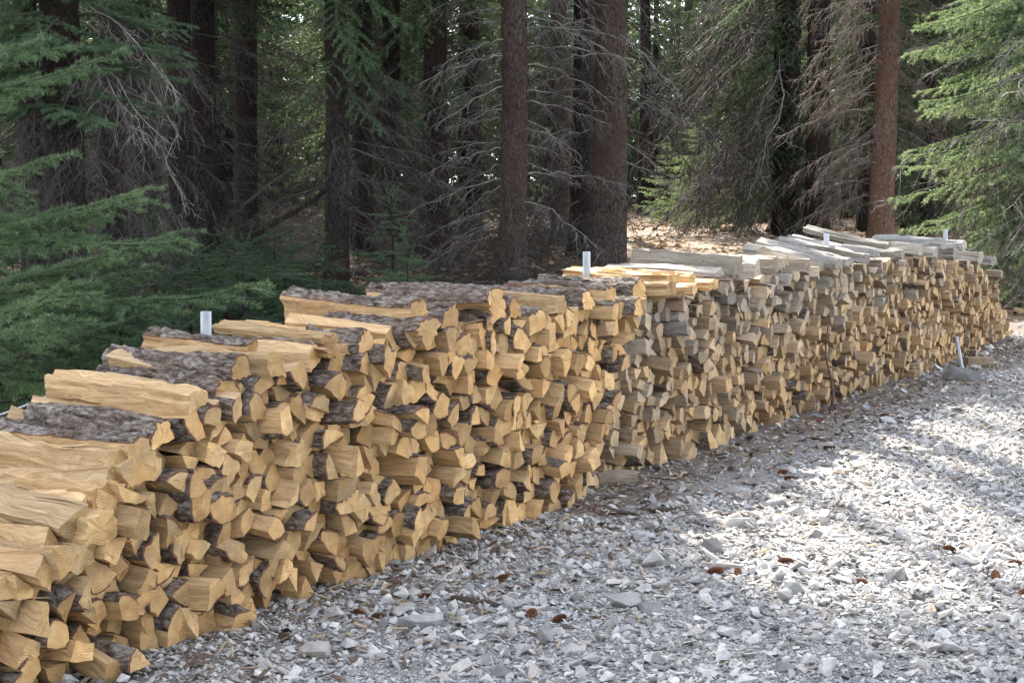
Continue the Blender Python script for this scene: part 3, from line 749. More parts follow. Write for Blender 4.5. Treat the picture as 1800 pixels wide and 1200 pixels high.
for n, y0, y1, a, c_ in ((42000, 4.3, 7.2, .009, .022), (34000, 4.3, 9.5, .018, .046), (34000, 7.0, 13, .020, .046), (17000, 4.3, 13, .036, .078), (15000, 12, 20, .03, .07), (2600, 4.3, 20, .06, .115)):
    X, Y = frustum_sample(r, n, y0, y1)
    d = dist_front(X, Y); s = along(X, Y)
    bare = (d < .62 + .25 * np.sin(s * 1.7)) & (s > 2.6) & (s < 9) & (r.uniform(0, 1, len(X)) < .84)
    X, Y = X[~bare], Y[~bare]
    sz = a + (c_ - a) * r.uniform(0, 1, len(X)) ** 1.8
    scatter_stones(ga, X, Y, sz, r)
o = link('gravel', ga.mesh('gravel', [STONE])); tag(o, 'loose grey crushed stone covering the yard', 'gravel', None, 'stuff')

# ------------------------------------------------------------------ single rocks: pixel x, y of the base centre, width in pixels, height ratio, label
def rock(px, py, wpx, hr, label, seed, shade=None):
    P = ground_px(px, py); W = wpx / F * P[1]
    rr = np.random.RandomState(seed * 7 + 3); bm = bmesh.new()
    for _ in range(15):
        p = rr.normal(0, 1, 3); p /= np.linalg.norm(p); p = np.sign(p) * np.abs(p) ** .72
        bm.verts.new(p * np.array([.5, .5 * rr.uniform(.6, .85), .5 * hr]) * W * rr.uniform(.88, 1.02))
    bmesh.ops.convex_hull(bm, input=bm.verts[:])
    for v in [v for v in bm.verts if not v.link_faces]: bm.verts.remove(v)
    bmesh.ops.bevel(bm, geom=bm.edges[:], offset=W * .008, segments=1, affect='EDGES')
    me = bpy.data.meshes.new('rock'); bm.to_mesh(me); bm.free(); me.materials.append(ROCKD if label.startswith('dark') or 'dark grey' in label else ROCKM)
    o = link('rock', me); o.location = (P[0], P[1], P[2] + W * hr * .26); o.rotation_euler = (rr.normal(0, .1), rr.normal(0, .1), rr.uniform(-.5, .5))
    tag(o, label, 'rock', 'rocks lying on the gravel'); return o
for i, (x, y, wpx, hr, lab) in enumerate([
        (738, 1098, 92, .45, 'wide flat pale rock ahead of the pile, flanked by pine cones'),
        (556, 1156, 62, .78, 'rounded white rock near the bottom edge by the pile foot'),
        (588, 1090, 46, .7, 'grey rock touching the lowest logs of the fresh pile'),
        (1252, 972, 44, .85, 'blocky grey rock standing up among flat stones'),
        (1300, 925, 66, .42, 'broad pale flake between two sandy rocks'),
        (1098, 1068, 74, .5, 'tilted pinkish pale rock with a dark shaded side'),
        (1150, 1078, 60, .5, 'pale slab-like rock beside the tilted pinkish one'),
        (1130, 950, 50, .5, 'low bluish stone below the bark chunks'),
        (1270, 1002, 72, .35, 'long flat stone below the blocky grey rock'),
        (1690, 668, 76, .38, 'dark sharp-edged rock at the foot of the far pile end'),
        (1752, 698, 38, .5, 'pale rounded cobble close to the far end of the pile'),
        (1752, 876, 36, .45, 'smooth egg-shaped pale cobble on sunlit gravel'),
        (1578, 1018, 48, .62, 'dark-sided rock at the edge of the bright sun patch'),
        (1528, 1042, 34, .6, 'bluish cobble next to a red-brown cone'),
        (1612, 1058, 30, .8, 'round dark grey pebble below the sun patch'),
        (1690, 992, 56, .35, 'long pale rock lying in the bright sun patch'),
        (1360, 890, 60, .35, 'flat grey slab ahead of the brown cone pair'),
        (1390, 862, 48, .4, 'dark flat stone near the brown cone pair'),
        (1255, 775, 44, .4, 'pale stone by the foot of the weathered logs'),
        (1105, 1115, 40, .6, 'small angular rock in the open gravel below the pinkish one'),
        (880, 1190, 44, .6, 'grey half-buried rock at the bottom of the yard'),
        (1010, 1150, 52, .5, 'pale angular rock low in the open gravel'),
        (1640, 1145, 44, .5, 'tan flat stone low on the sunny side of the yard'),
        (1720, 1150, 38, .6, 'pinkish stone low on the sunny side of the yard'),
        (1480, 1120, 40, .5, 'light cobble in the shaded open gravel'),
        (1380, 1180, 46, .5, 'grey cobble at the very bottom of the yard'),
        (1230, 1120, 44, .45, 'low flat rock below the big cone'),
        (1290, 870, 50, .4, 'sharp flake beside the dirt strip'),
        (1450, 790, 46, .4, 'flat blue-grey stone past the dirt strip'),
        (1560, 745, 46, .4, 'flat stone in front of the middle of the weathered pile'),
        (1620, 800, 40, .45, 'pale stone on the far sunny gravel'),
        (1720, 790, 44, .45, 'sunlit slab of stone by the frame side, far gravel'),
        (955, 1010, 40, .5, 'grey rock between pile foot and the pale flake'),
        (1480, 950, 44, .35, 'bright flat stone inside the sun patch'),
        (700, 1170, 40, .6, 'bluish angular rock near the rounded white rock')]):
    rock(x, y, wpx * 1.05, hr, lab, i)

# ------------------------------------------------------------------ pine cones
def cone_mesh():
    a = Acc(); n = 74; L = .075
    t = np.linspace(0, 1, 9); tube(a, np.column_stack([t * L, 0 * t, 0 * t]), 0.009 * np.sin(np.pi * np.clip(t * .92 + .06, 0, 1)) ** .6 + .001, 8, 1, True)
    for i in range(n):
        u = (i + .5) / n; ang = i * 2.39996; x = u * L; rr = .022 * math.sin(math.pi * min(1, .12 + u * .84)) ** .7 + .002
        rd = np.array([0, math.cos(ang), math.sin(ang)]); ax = np.array([1.0, 0, 0]); tg = np.cross(ax, rd)
        b0 = ax * (x - .004) + rd * rr * .3; tip = ax * (x + .006) + rd * rr; wv = .0065
        V = [b0 - tg * wv * .4, b0 + tg * wv * .4, tip + tg * wv, tip + ax * .004 + rd * .001, tip - tg * wv, ax * (x + .001) + rd * rr * .55 + ax * .004]
        a.add(V, [[[0, 1, 5], [1, 2, 5], [2, 3, 5], [3, 4, 5], [4, 0, 5]]], 0)
    return a.mesh('pine_cone', [CONE, CONED], False)
CONE = flat_noise_mat('cone_scale', (.12, .052, .028), (.32, .16, .085), 90); CONED = flat_noise_mat('cone_core', (.06, .03, .02), (.12, .06, .035), 60)
CONE2 = flat_noise_mat('grey_cone_scale', (.12, .08, .06), (.26, .18, .13), 90)
cm = cone_mesh(); cm2 = cm.copy(); cm2.materials[0] = CONE2
for i, (x, y, k, gy, lab) in enumerate([
        (492, 1122, 1.15, 1, 'tan weathered cone standing beside the rounded white rock'), (622, 1080, 1, 0, 'dark brown cone just past the grey rock at the pile foot'), (652, 1090, 1, 1, 'brown cone left of the wide flat pale rock'),
        (705, 1030, 1, 1, 'pale old cone lying against the lowest logs'), (756, 1052, .9, 0, 'orange-brown cone behind the wide flat pale rock'), (930, 1082, 1.2, 0, 'long red-brown cone in the open gravel near the big orange cone'),
        (995, 1090, 1.25, 0, 'large bright orange-brown cone standing in the open gravel'), (862, 975, 1, 1, 'grey-brown cone tucked beside the last low fresh logs'), (870, 1025, 1, 0, 'flattened brown cone on the gravel before the pile'),
        (1038, 898, .95, 0, 'round orange cone near the bark chunks'), (1242, 1012, 1.25, 0, 'big dark orange cone by the long flat stone'), (1300, 1015, .9, 0, 'small dark cone beside the big dark orange one'),
        (1366, 835, 1.0, 0, 'upper cone of the orange pair near the dirt strip'), (1378, 845, 1.1, 0, 'lower cone of the orange pair near the dirt strip'), (1165, 830, 1.1, 1, 'grey cone behind the loose grey log'),
        (1186, 838, 1.1, 1, 'second grey cone behind the loose grey log, farther along'), (1310, 775, 1.2, 1, 'dark cone at the foot of the weathered logs'), (1285, 826, 1, 1, 'dull brown cone on the dirt strip'),
        (1395, 992, 1.1, 0, 'squashed red-brown cone left of the sun patch'), (1508, 1028, 1.1, 0, 'red-brown cone below the sun patch next to a bluish cobble'), (1680, 972, 1.1, 0, 'dark red cone within the sun patch'),
        (1752, 1026, 1.1, 0, 'orange cone on the sunny side of the yard'), (1790, 1048, 1.1, 0, 'orange-brown cone at the very edge of the yard view'), (1770, 996, 1.0, 0, 'half-broken brown cone above two orange cones'),
        (1440, 745, 1.1, 0, 'red-brown cone by the foot of the middle weathered logs'), (1545, 735, 1.1, 0, 'dark red cone on the far gravel'), (1380, 878, .9, 0, 'tiny brown cone by the dark flat stone'), (1335, 860, .9, 1, 'tan cone on the dirt strip past the bark chunks')]):
    P = ground_px(x, y); o = link('pine_cone', cm2 if gy else cm); k *= .76; o.scale = (k * .95, k * random.uniform(.7, .95), k * random.uniform(.7, .95))
    o.rotation_euler = (random.uniform(0, 6), random.uniform(-.4, .15), random.uniform(0, 6.28)); o.location = (P[0], P[1], P[2] + .014)
    tag(o, lab, 'pine cone', 'pine cones on the gravel')

# ------------------------------------------------------------------ loose wood on the ground
def loose_log(px, py, poly, bark, L, yaw, fresh, tone, label):
    P = ground_px(px, py); V, side, caps, lc, bl, M, K = log_wood(np.array(poly), bark, L, 9)
    V = V + np.array([L / 2, 0, -V[:, 2].min()]); a = Acc(); n = len(V)
    bs = a.add(V, side, 0, lc=lc, rnd=np.full(n, random.random()), tone=np.full(n, tone))
    for c in caps: a.faces(c, bs, 1)
    o = link('firewood_log', a.mesh('firewood_log', [W_SPLIT, W_END] if fresh else [G_SPLIT, G_END], True, 32))
    o.location = (P[0], P[1], P[2] + .004); o.rotation_euler = (0, 0, yaw); tag(o, label, 'firewood log', 'split logs in the long firewood pile')
loose_log(1083, 852, slab(.13, .07, .3)[0], set(), .20, .1, False, .75, 'short pale grey log lying loose on the gravel before the weathered pile')
loose_log(1718, 645, slab(.13, .08, .2)[0], set(), .25, .1, False, .35, 'loose tan log on the ground beside the leaning white pole')
STICK = flat_noise_mat('weathered_stick', (.13, .10, .08), (.34, .28, .23), 25)
def stick(name, px, py, L, rr, yaw, label, cat, flat=1.0, m=STICK):
    P = ground_px(px, py); n = 12; t = np.linspace(-.5, .5, n); q = np.random.RandomState(px)
    a = Acc(); tube(a, np.column_stack([t * L, L * .05 * np.sin(t * 5 + q.uniform(0, 6)) + q.normal(0, L * .004, n), q.normal(0, rr * .15, n)]), rr * (.75 + .35 * q.uniform(-1, 1, n)) * (1 - 1.2 * np.abs(t) ** 3), 7, 0, True)
    me = a.mesh(name, [m], True, 40); o = link(name, me); o.scale = (1, 1, flat); o.location = (P[0], P[1], P[2] + rr * .6 * flat + .008); o.rotation_euler = (0, random.uniform(-.05, .05), yaw); tag(o, label, cat)
stick('stick', 1155, 842, .22, .014, -.5, 'flat weathered stick just past the loose grey log', 'stick', .5)
stick('stick', 1428, 672, .24, .012, .3, 'thin pale stick leaning at the foot of the weathered logs', 'stick', .5)
stick('stick', 830, 1020, .22, .011, .25, 'brown stick lying along the front of the fresh pile', 'stick', .6)
stick('stick', 795, 1140, .26, .014, -.5, 'grey stick in the gravel below the wide flat pale rock', 'stick', .6)
stick('bark_chunk', 1092, 906, .17, .026, -.35, 'dark rim piece of bark lying below the loose grey log', 'bark', .35, BARK)
stick('bark_chunk', 1172, 902, .17, .032, .2, 'thick brown bark chunk right of the dark rim piece', 'bark', .5, BARK)
stick('bark_chunk', 835, 1062, .2, .026, -.6, 'curled dark bark strip ahead of the fresh pile', 'bark', .4, BARK)
stick('stick', 1535, 700, .3, .010, .5, 'bleached twig on the far gravel by the pile', 'stick', .7)
stick('stick', 1465, 940, .3, .008, .4, 'thin straw-coloured stick beside the sun patch', 'stick', .7)
CHIP = flat_noise_mat('wood_chip', (.20, .14, .09), (.46, .36, .25), 40); LITTER = flat_noise_mat('dark_litter', (.05, .035, .026), (.16, .11, .08), 40)
ca = Acc(); r = np.random.RandomState(9)
def chips(acc, X, Y, L, W, r, mat, lift=.016):
    n = len(X); yaw = r.uniform(0, 6.28, n); dx, dy = np.cos(yaw), np.sin(yaw); Z = gz(X, Y) + lift * r.uniform(.5, 1.6, n); tz = r.normal(0, .25, n); h = .1 + .25 * r.uniform(0, 1, n)
    P = np.stack([X, Y, Z], -1); A = np.stack([dx, dy, tz], -1) * (L / 2)[:, None]; Bv = np.stack([-dy, dx, r.normal(0, .4, n)], -1) * (W / 2)[:, None]; U = np.array([0, 0, 1.0]) * (W * h)[:, None]
    V = np.stack([P - A - Bv * .6, P - A + Bv, P + A + Bv * .7, P + A - Bv, P - A * .9 - Bv * .4 + U, P - A * .8 + Bv * .7 + U, P + A * .85 + Bv * .5 + U, P + A * .9 - Bv * .8 + U], 1)
    fq = np.array([[4, 5, 6, 7], [0, 4, 7, 3], [1, 2, 6, 5], [0, 1, 5, 4], [3, 7, 6, 2]])
    acc.add(V.reshape(-1, 3), (fq[None] + (np.arange(n) * 8)[:, None, None]).reshape(-1, 4), mat)
s = r.uniform(-.5, 12.5, 2600); d = np.abs(r.normal(0, .42, 2600)) + .02
X, Y = A0[0] + WD[0] * s + ND[0] * d, A0[1] + WD[1] * s + ND[1] * d
L = r.uniform(.015, .07, len(X)); chips(ca, X[:1500], Y[:1500], L[:1500], L[:1500] * r.uniform(.15, .4, 1500), r, 1); chips(ca, X[1500:], Y[1500:], L[1500:], L[1500:] * r.uniform(.12, .3, 1100), r, 0)
X, Y = frustum_sample(r, 900, 4.3, 15, .4); L = r.uniform(.02, .08, len(X)); chips(ca, X, Y, L, L * r.uniform(.08, .25, len(X)), r, 0, .022)
tag(link('wood_litter', ca.mesh('wood_litter', [CHIP, LITTER])), 'wood chips and bark crumbs strewn along the foot of the pile', 'wood litter', None, 'stuff')
# fallen leaves and needles on the forest floor
la = Acc(); r = np.random.RandomState(10); n = 26000
Y = r.uniform(12, 48, n); X = r.uniform(-.38, .38, n) * Y; ok = ~in_gravel(X, Y); X, Y = X[ok], Y[ok]
L = r.uniform(.04, .14, len(X)); chips(la, X, Y, L, L * r.uniform(.15, .6, len(X)), r, 0, .02)
LEAF = flat_noise_mat('fallen_leaf', (.10, .065, .04), (.36, .24, .13), 3.0, coords='Object')
tag(link('leaf_litter', la.mesh('leaf_litter', [LEAF])), 'brown leaf and cone litter scattered over the forest floor', 'leaf litter', None, 'stuff')

# ------------------------------------------------------------------ white plastic poles, cord
PVC, nt = new_mat('white_plastic'); b = NB(nt); v = b.n('ShaderNodeTexCoord').outputs['Object']
f = b.noise(b.vmul(v, (30, 30, 6)), 1.0, 4); b.out(b.ramp(f, [(.3, (.26, .275, .30)), (.6, (.40, .42, .46))]), .45, b.bump(f, .1, .002), .4)
def pole(base, top, r0, label):
    base, top = np.array(base), np.array(top); a = Acc(); L = np.linalg.norm(top - base); sd = 20
    t = np.linspace(0, L, 4); an = np.arange(sd) * 2 * math.pi / sd; ring = np.column_stack([np.cos(an), np.sin(an)])
    rows = [(r0, z) for z in t] + [(r0 * .97, L + .0015), (r0 * .80, L + .0015), (r0 * .78, L), (r0 * .78, L - .30)]
    V = np.vstack([np.column_stack([ring * q, np.full(sd, z)]) for q, z in rows]); m = len(rows)
    i = np.arange(m - 1)[:, None] * sd; j = np.arange(sd)[None]; k = (j + 1) % sd
    bs = a.add(V, np.stack([i + j, i + k, i + sd + k, i + sd + j], -1).reshape(-1, 4)); a.faces([list(range((m - 1) * sd, m * sd))[::-1]], bs)
    o = link('white_pole', a.mesh('white_pole', [PVC], True, 35)); o.location = base; o.rotation_euler = Vector(top - base).to_track_quat('Z', 'Y').to_euler(); tag(o, label, 'pole', 'white plastic poles marking the pile')
def pole_px(px, ytop, s, outd, label, lean=(0, 0)):
    P = pile_pt(s, outd, 0); zt = CAM_H
    top = at_y(px, ytop, P[1]); pole((top[0] + lean[0], P[1] + lean[1], -.1), top, .021, label)
pole_px(362, 548, .85, -.50, 'white plastic pole at the near end of the pile, behind the scaly bark logs', (-.01, 0))
pole_px(1031, 443, 3.97, -.50, 'tall white pole standing where the fresh yellow wood ends', (.012, 0))
pole_px(1453, 411, 7.6, -.34, 'short white pole end showing among the slanting grey boards')
pole_px(1662, 403, 11.5, -.45, 'white pole top at the far sloping end of the pile')
P = ground_px(1693, 656); q = at_y(1681, 592, P[1] + .12); pole((P[0], P[1], 0), q, .015, 'thin white pole leaning against the front of the far pile end')
CORD, nt = new_mat('white_cord'); NB(nt).out((.62, .63, .66), .7)
p0 = at_y(95, 690, 5.72); p1 = at_y(-260, 775, 5.1); t = np.linspace(0, 1, 30)[:, None]; a = Acc()
pts = p0 + (p1 - p0) * t; pts[:, 2] -= .05 * (4 * t * (1 - t))[:, 0]
for ph in (0, math.pi):
    tw = np.linspace(0, 120, 240); tt = np.linspace(0, 1, 240)[:, None]; pp = p0 + (p1 - p0) * tt; pp[:, 2] -= .04 * (4 * tt * (1 - tt))[:, 0]
    pp[:, 1] += .0022 * np.cos(tw + ph); pp[:, 2] += .0022 * np.sin(tw + ph); tube(a, pp, .0022, 5)
tag(link('white_twine', a.mesh('white_twine', [CORD], True)), 'twisted white cord tied to the near end of the pile', 'cord')
P = ground_px(1726, 655); Q = at_y(1740, 622, P[1] + .2); t = np.linspace(0, 1, 14)[:, None]; a = Acc(); pp = P + (Q - P) * t; pp[:, 0] += .05 * np.sin(t[:, 0] * 5)
tube(a, pp, .005, 6, 0, True); tag(link('pale_stick', a.mesh('pale_stick', [STICK], True)), 'thin bleached crooked stick by the loose tan log', 'stick')
P = pile_pt(6.55, .07, .0); q = np.random.RandomState(3); a = Acc(); t = np.linspace(0, 1, 12); tube(a, np.column_stack([P[0] + .02 * np.sin(t * 7) - .05 * t, P[1] + .02 * np.sin(t * 5 + 1), .01 + .62 * t]), .014 * (1 - .7 * t), 6, 0, True)
tag(link('dark_branch', a.mesh('dark_branch', [LITTER], True)), 'thin dark crooked branch propped against the weathered logs', 'branch')
# ------------------------------------------------------------------ trees
LIT = [(ground_px(1500, 960), .50), (ground_px(1390, 948), .28), (ground_px(1680, 985), .34), (ground_px(1590, 945), .35), (ground_px(1600, 785), .5), (ground_px(1690, 705), .55), (ground_px(1200, 430), 2.6), (ground_px(1350, 425), 2.6),
       (pile_pt(4.2, -.2, 1.1), .40), (pile_pt(7.2, -.3, 1.15), .9), (pile_pt(9.5, -.3, 1.1), .7), (pile_pt(5.2, -.3, 1.1), .4), (at_y(850, 330, 20.6), .5), (at_y(860, 170, 20.6), .6), (at_y(870, 430, 20.6), .35),
       (at_y(1640, 250, 19.0), 1.6), (at_y(1740, 120, 19.0), 1.6), (at_y(1700, 350, 19), 1.3), (at_y(1480, 200, 27), 1.6), (at_y(1240, 330, 36), 2.0), (at_y(1540, 200, 27.5), .8), (at_y(520, 250, 36), 1.5), (at_y(480, 370, 36), 1.5), (at_y(1780, 480, 20), 1.0), (at_y(640, 480, 24), .9), (at_y(545, 20, 30), 1.0)]
LITP = np.array([p for p, _ in LIT]); LITR = np.array([q for _, q in LIT])
def lit_clear(Pw, extra=0.0):
    d = Pw[:, None, :] - LITP[None]; t = d @ SUN; dist = np.linalg.norm(d - t[..., None] * SUN, axis=-1)
    return ~((t > 1.2) & (dist < LITR + extra)).any(1)

def twig_net(L, rs, lat_gap, lat_len, sub=False, droop=.25, hang=.25):
    """Segments (start, end) of a flat spruce bough along +x; also the limb's polyline."""
    n = 10; t = np.linspace(0, 1, n); main = np.column_stack([t * L, .03 * L * np.sin(t * 5 + rs.uniform(0, 6)), -droop * L * t ** 1.3 + .5 * droop * L * t ** 3.2])
    segs = [(main[i], main[i + 1]) for i in range(2, n - 1)]
    k = int(L * .86 / lat_gap)
    for i in range(k):
        u = .14 + .84 * (i + rs.uniform(0, 1)) / k; p = np.array([np.interp(u, t, main[:, c]) for c in range(3)])
        sd = 1 if i % 2 else -1; ln = lat_len * L * (1 - u * .82) * rs.uniform(.65, 1.15) * min(1, .45 + u * 2)
        if ln < .03: continue
        ang = rs.uniform(.75, 1.15) * sd; d = np.array([math.cos(ang), math.sin(ang), rs.uniform(-.28, .10) - hang * .4]); d /= np.linalg.norm(d)
        pm = p + d * ln * .55; d2 = d + np.array([.25, 0, -hang * rs.uniform(.2, 1.2)]); d2 /= np.linalg.norm(d2); pe = pm + d2 * ln * .45
        segs += [(p, pm), (pm, pe)]
        if sub:
            for q in range(int(ln / (lat_gap * 1.15))):
                w_ = rs.uniform(.2, .95); s0 = p + (pe - p) * w_; a2 = ang + rs.choice([-1, 1]) * rs.uniform(.5, .9)
                e = np.array([math.cos(a2), math.sin(a2), rs.uniform(-.35, .1) - hang * .3]); e /= np.linalg.norm(e); segs.append((s0, s0 + e * ln * .38 * (1.15 - w_)))
    return main, np.array(segs)
def needles(segs, rs, dens, nl, nw, up=.35):
    A_, B_ = segs[:, 0], segs[:, 1]; ln = np.linalg.norm(B_ - A_, axis=1); cnt = np.maximum(1, rs.poisson(ln * dens)); idx = np.repeat(np.arange(len(segs)), cnt); m = len(idx)
    u = rs.uniform(0, 1.02, m)[:, None]; P = A_[idx] + (B_ - A_)[idx] * u; ax, uu, vv = frame_along((B_ - A_)[idx] + 1e-9)
    phi = rs.uniform(0, 2 * math.pi, m)[:, None]; rd = np.cos(phi) * uu + np.sin(phi) * vv; rd[:, 2] += up; d = ax * rs.uniform(.45, 1.0, m)[:, None] + rd * .8
    d /= np.linalg.norm(d, axis=1, keepdims=True); sd = np.cross(d, rs.normal(0, 1, (m, 3))); sd /= np.maximum(np.linalg.norm(sd, axis=1, keepdims=True), 1e-6)
    l = nl * rs.uniform(.7, 1.2, m)[:, None]; w_ = nw * .5
    V = np.stack([P - sd * w_, P + sd * w_, P + d * l], 1).reshape(-1, 3)
    return V, np.arange(m * 3).reshape(-1, 3)
class Bough: pass
def make_bough(L, seed, lod):
    rs = np.random.RandomState(seed); g = Bough(); g.L = L
    gap, latl, sub, dens, nl, nw = {0: (.055, .42, True, 760, .026, .0042), 1: (.085, .42, False, 300, .045, .0115), 2: (.16, .45, False, 26, .13, .050), 3: (.30, .5, False, 9, .24, .08), 4: (.14, .45, False, 75, .085, .019)}[lod]
    main, segs = twig_net(L, rs, gap, latl, sub, rs.uniform(.10, .28), .15 if lod == 0 else .5)
    g.V, g.F = needles(segs, rs, dens, nl, nw)
    a = Acc(); tube(a, main, np.linspace(.011, .002, len(main)) * (L / 1.4) ** .7, 4)
    if lod < 2:
        for p, q in segs[7::2]: tube(a, [p, q], [.0028, .0014], 3)
    g.WV = np.concatenate(a.V); g.WF = np.concatenate(a.L).reshape(-1, 4)
    return g
BOUGHS = {(lod, L): [make_bough(L, 100 * lod + 10 * i + int(L * 10), lod) for i in range(3)] for lod, Ls in ((0, (.5, .9, 1.4)), (1, (.7, 1.3, 2.0)), (2, (1.0, 1.8, 2.6)), (3, (1.5, 2.6)), (4, (1.0, 1.8, 2.6))) for L in Ls}
def pick(lod, L, rs):
    ks = [k for k in BOUGHS if k[0] == lod]; k = min(ks, key=lambda q: abs(q[1] - L)); return BOUGHS[k][rs.randint(3)]
def place_bough(acc, g, P, az, pitch, roll, k, nm=0, wm=1):
    M_ = np.array((Matrix.Rotation(az, 3, 'Z') @ Matrix.Rotation(-pitch, 3, 'Y') @ Matrix.Rotation(roll, 3, 'X'))) * k
    acc.add(g.V @ M_.T + P, g.F, nm); acc.add(g.WV @ M_.T + P, g.WF, wm)

def crown(acc, base, levels, rs, lod, clearance=True, nm=0, wm=1, skip=None):
    """LEVELS: rows of (z, limb length, how many, pitch)."""
    nb = 0
    for z, L, n, pitch in levels:
        a0 = rs.uniform(0, 6.28)
        for i in range(n):
            az = a0 + i * 6.283 / n + rs.normal(0, .25); l = L * rs.uniform(.72, 1.12); p = pitch + rs.normal(0, .10); zz = z + rs.uniform(-.15, .15)
            P = np.array([0, 0, zz])
            d = np.array([math.cos(az), math.sin(az), 0])
            mids = np.array([base + P + d * l * f + np.array([0, 0, math.sin(p) * l * f - .12 * l * f]) for f in (.3, .7, 1.0)])
            if clearance and not lit_clear(mids, .25).all(): continue
            if skip is not None and skip(mids): continue
            g = pick(lod, l, rs); place_bough(acc, g, P, az, p, rs.normal(0, .25), l / g.L, nm, wm); nb += 1
    return nb

def trunk_mesh(diam, H, lean, rs, mats, sides=18, vis=6.0, name='trunk', flare=.35, stubs=0):
    a = Acc(); zs = np.concatenate([[-.25, 0, .08, .2, .4], np.arange(.7, vis, .22), np.arange(vis, H, 1.2), [H]]); n = len(zs)
    r0 = diam / 2 * np.clip(1 - zs / (H * 1.04), .03, 1) ** .85 * (1 + flare * np.exp(-np.maximum(zs, 0) / .22))
    P = np.column_stack([lean[0] * zs + .02 * np.sin(zs * .9 + rs.uniform(0, 6)), lean[1] * zs, zs])
    an = np.arange(sides) * 2 * math.pi / sides
    lob = 1 + .10 * np.exp(-np.maximum(zs, 0) / .4)[:, None] * np.sin(an * 5 + rs.uniform(0, 6))[None] + rs.normal(0, .028, (n, sides))
    V = P[:, None] + (r0[:, None] * lob)[..., None] * np.stack([np.cos(an), np.sin(an), 0 * an], -1)[None]
    i = np.arange(n - 1)[:, None] * sides; j = np.arange(sides)[None]; k = (j + 1) % sides
    a.add(V.reshape(-1, 3), np.stack([i + j, i + k, i + sides + k, i + sides + j], -1).reshape(-1, 4), 0)
    for q in range(stubs):
        z = rs.uniform(.5, vis); az = rs.uniform(0, 6.28); rr = np.interp(z, zs, r0); c = np.array([np.interp(z, zs, P[:, 0]), np.interp(z, zs, P[:, 1]), z]); d = np.array([math.cos(az), math.sin(az), rs.uniform(-.3, .3)])
        tube(a, [c + d * rr * .8, c + d * (rr + rs.uniform(.03, .12))], [.014, .008], 5, 0, True)
    return a.mesh(name, mats, True), (lambda z: (np.array([np.interp(z, zs, P[:, 0]), np.interp(z, zs, P[:, 1]), z]), float(np.interp(z, zs, r0))))

def dead_branch(seed, m, L=1.0, twigs=15, droop=.35, curl=.5, thick=.0068, name='dead_branch', fine=2):
    rs = np.random.RandomState(seed); a = Acc(); n = 10; t = np.linspace(0, 1, n); y = .07 * np.cumsum(rs.normal(0, 1, n)) * .5
    main = np.column_stack([t, y, -droop * t ** 1.6 + rs.normal(0, .013, n)]); main[:, 1] -= main[0, 1]
    tube(a, main, thick * (1 - .82 * t) + .0008, 5)
    for i in range(twigs):
        u = .12 + .86 * (i + rs.uniform(0, 1)) / twigs; p = np.array([np.interp(u, t, main[:, c]) for c in range(3)]); sd = 1 if rs.uniform() < .5 else -1
        ln = rs.uniform(.14, .42) * (1.1 - .65 * u); ang = rs.uniform(.5, 1.25) * sd; d = np.array([math.cos(ang), math.sin(ang), rs.uniform(-.5, .15)])
        k = 6; v = np.linspace(0, 1, k)[:, None]; cv = np.array([rs.uniform(-.2, .3), rs.uniform(-.3, .3), -curl * rs.uniform(.1, 1.2)])
        pts = p + d * ln * v + cv * ln * v ** 2; pts += rs.normal(0, .011, pts.shape) * v
        tube(a, pts, thick * .38 * (1 - .75 * v[:, 0]) + .0006, 3)
        for q in range(rs.poisson(fine)):
            w_ = rs.uniform(.25, .95); s0 = pts[int(w_ * (k - 1))]; e = rs.normal(0, 1, 3) + d * 1.0 + np.array([0, 0, -curl * .5]); e /= np.linalg.norm(e); l2 = ln * rs.uniform(.15, .4)
            vv = np.linspace(0, 1, 4)[:, None]; tube(a, s0 + e * l2 * vv + np.array([0, 0, -.35 * curl]) * l2 * vv ** 2, thick * .20 * (1 - .6 * vv[:, 0]) + .0005, 3)
    return a.mesh(name, [m], True)
DB = {'grey': [dead_branch(200 + i, DEADWOOD, twigs=20 + 2 * (i % 4), droop=.25 + .08 * (i % 4), curl=.5 + .35 * (i % 3), fine=3) for i in range(7)],
      'pale': [dead_branch(230 + i, DEADPALE, twigs=17, droop=.20 + .1 * (i % 3), curl=.4 + .35 * (i % 3), fine=3) for i in range(5)],
      'brown': [dead_branch(260 + i, DEADRED, twigs=30, droop=.30 + .08 * (i % 3), curl=1.0, fine=5, thick=.0066) for i in range(5)],
      'tangle': [dead_branch(290 + i, DEADWOOD, twigs=26, droop=.55 + .1 * (i % 3), curl=1.2, fine=4, thick=.0062) for i in range(5)]}
N_DB = [0]
def add_dead(root, at, rs, kind, z, az, L, pitch):
    c, rr = at(z); me = DB[kind][rs.randint(len(DB[kind]))]
    o = link('dead_branch', me, root); o.location = c + np.array([math.cos(az), math.sin(az), 0]) * rr * .75
    o.rotation_euler = Euler((rs.normal(0, .3), -pitch, az), 'XYZ'); o.scale = (L, L * rs.choice([-1, 1]) * rs.uniform(.7, 1.0), L); N_DB[0] += 1
    return o

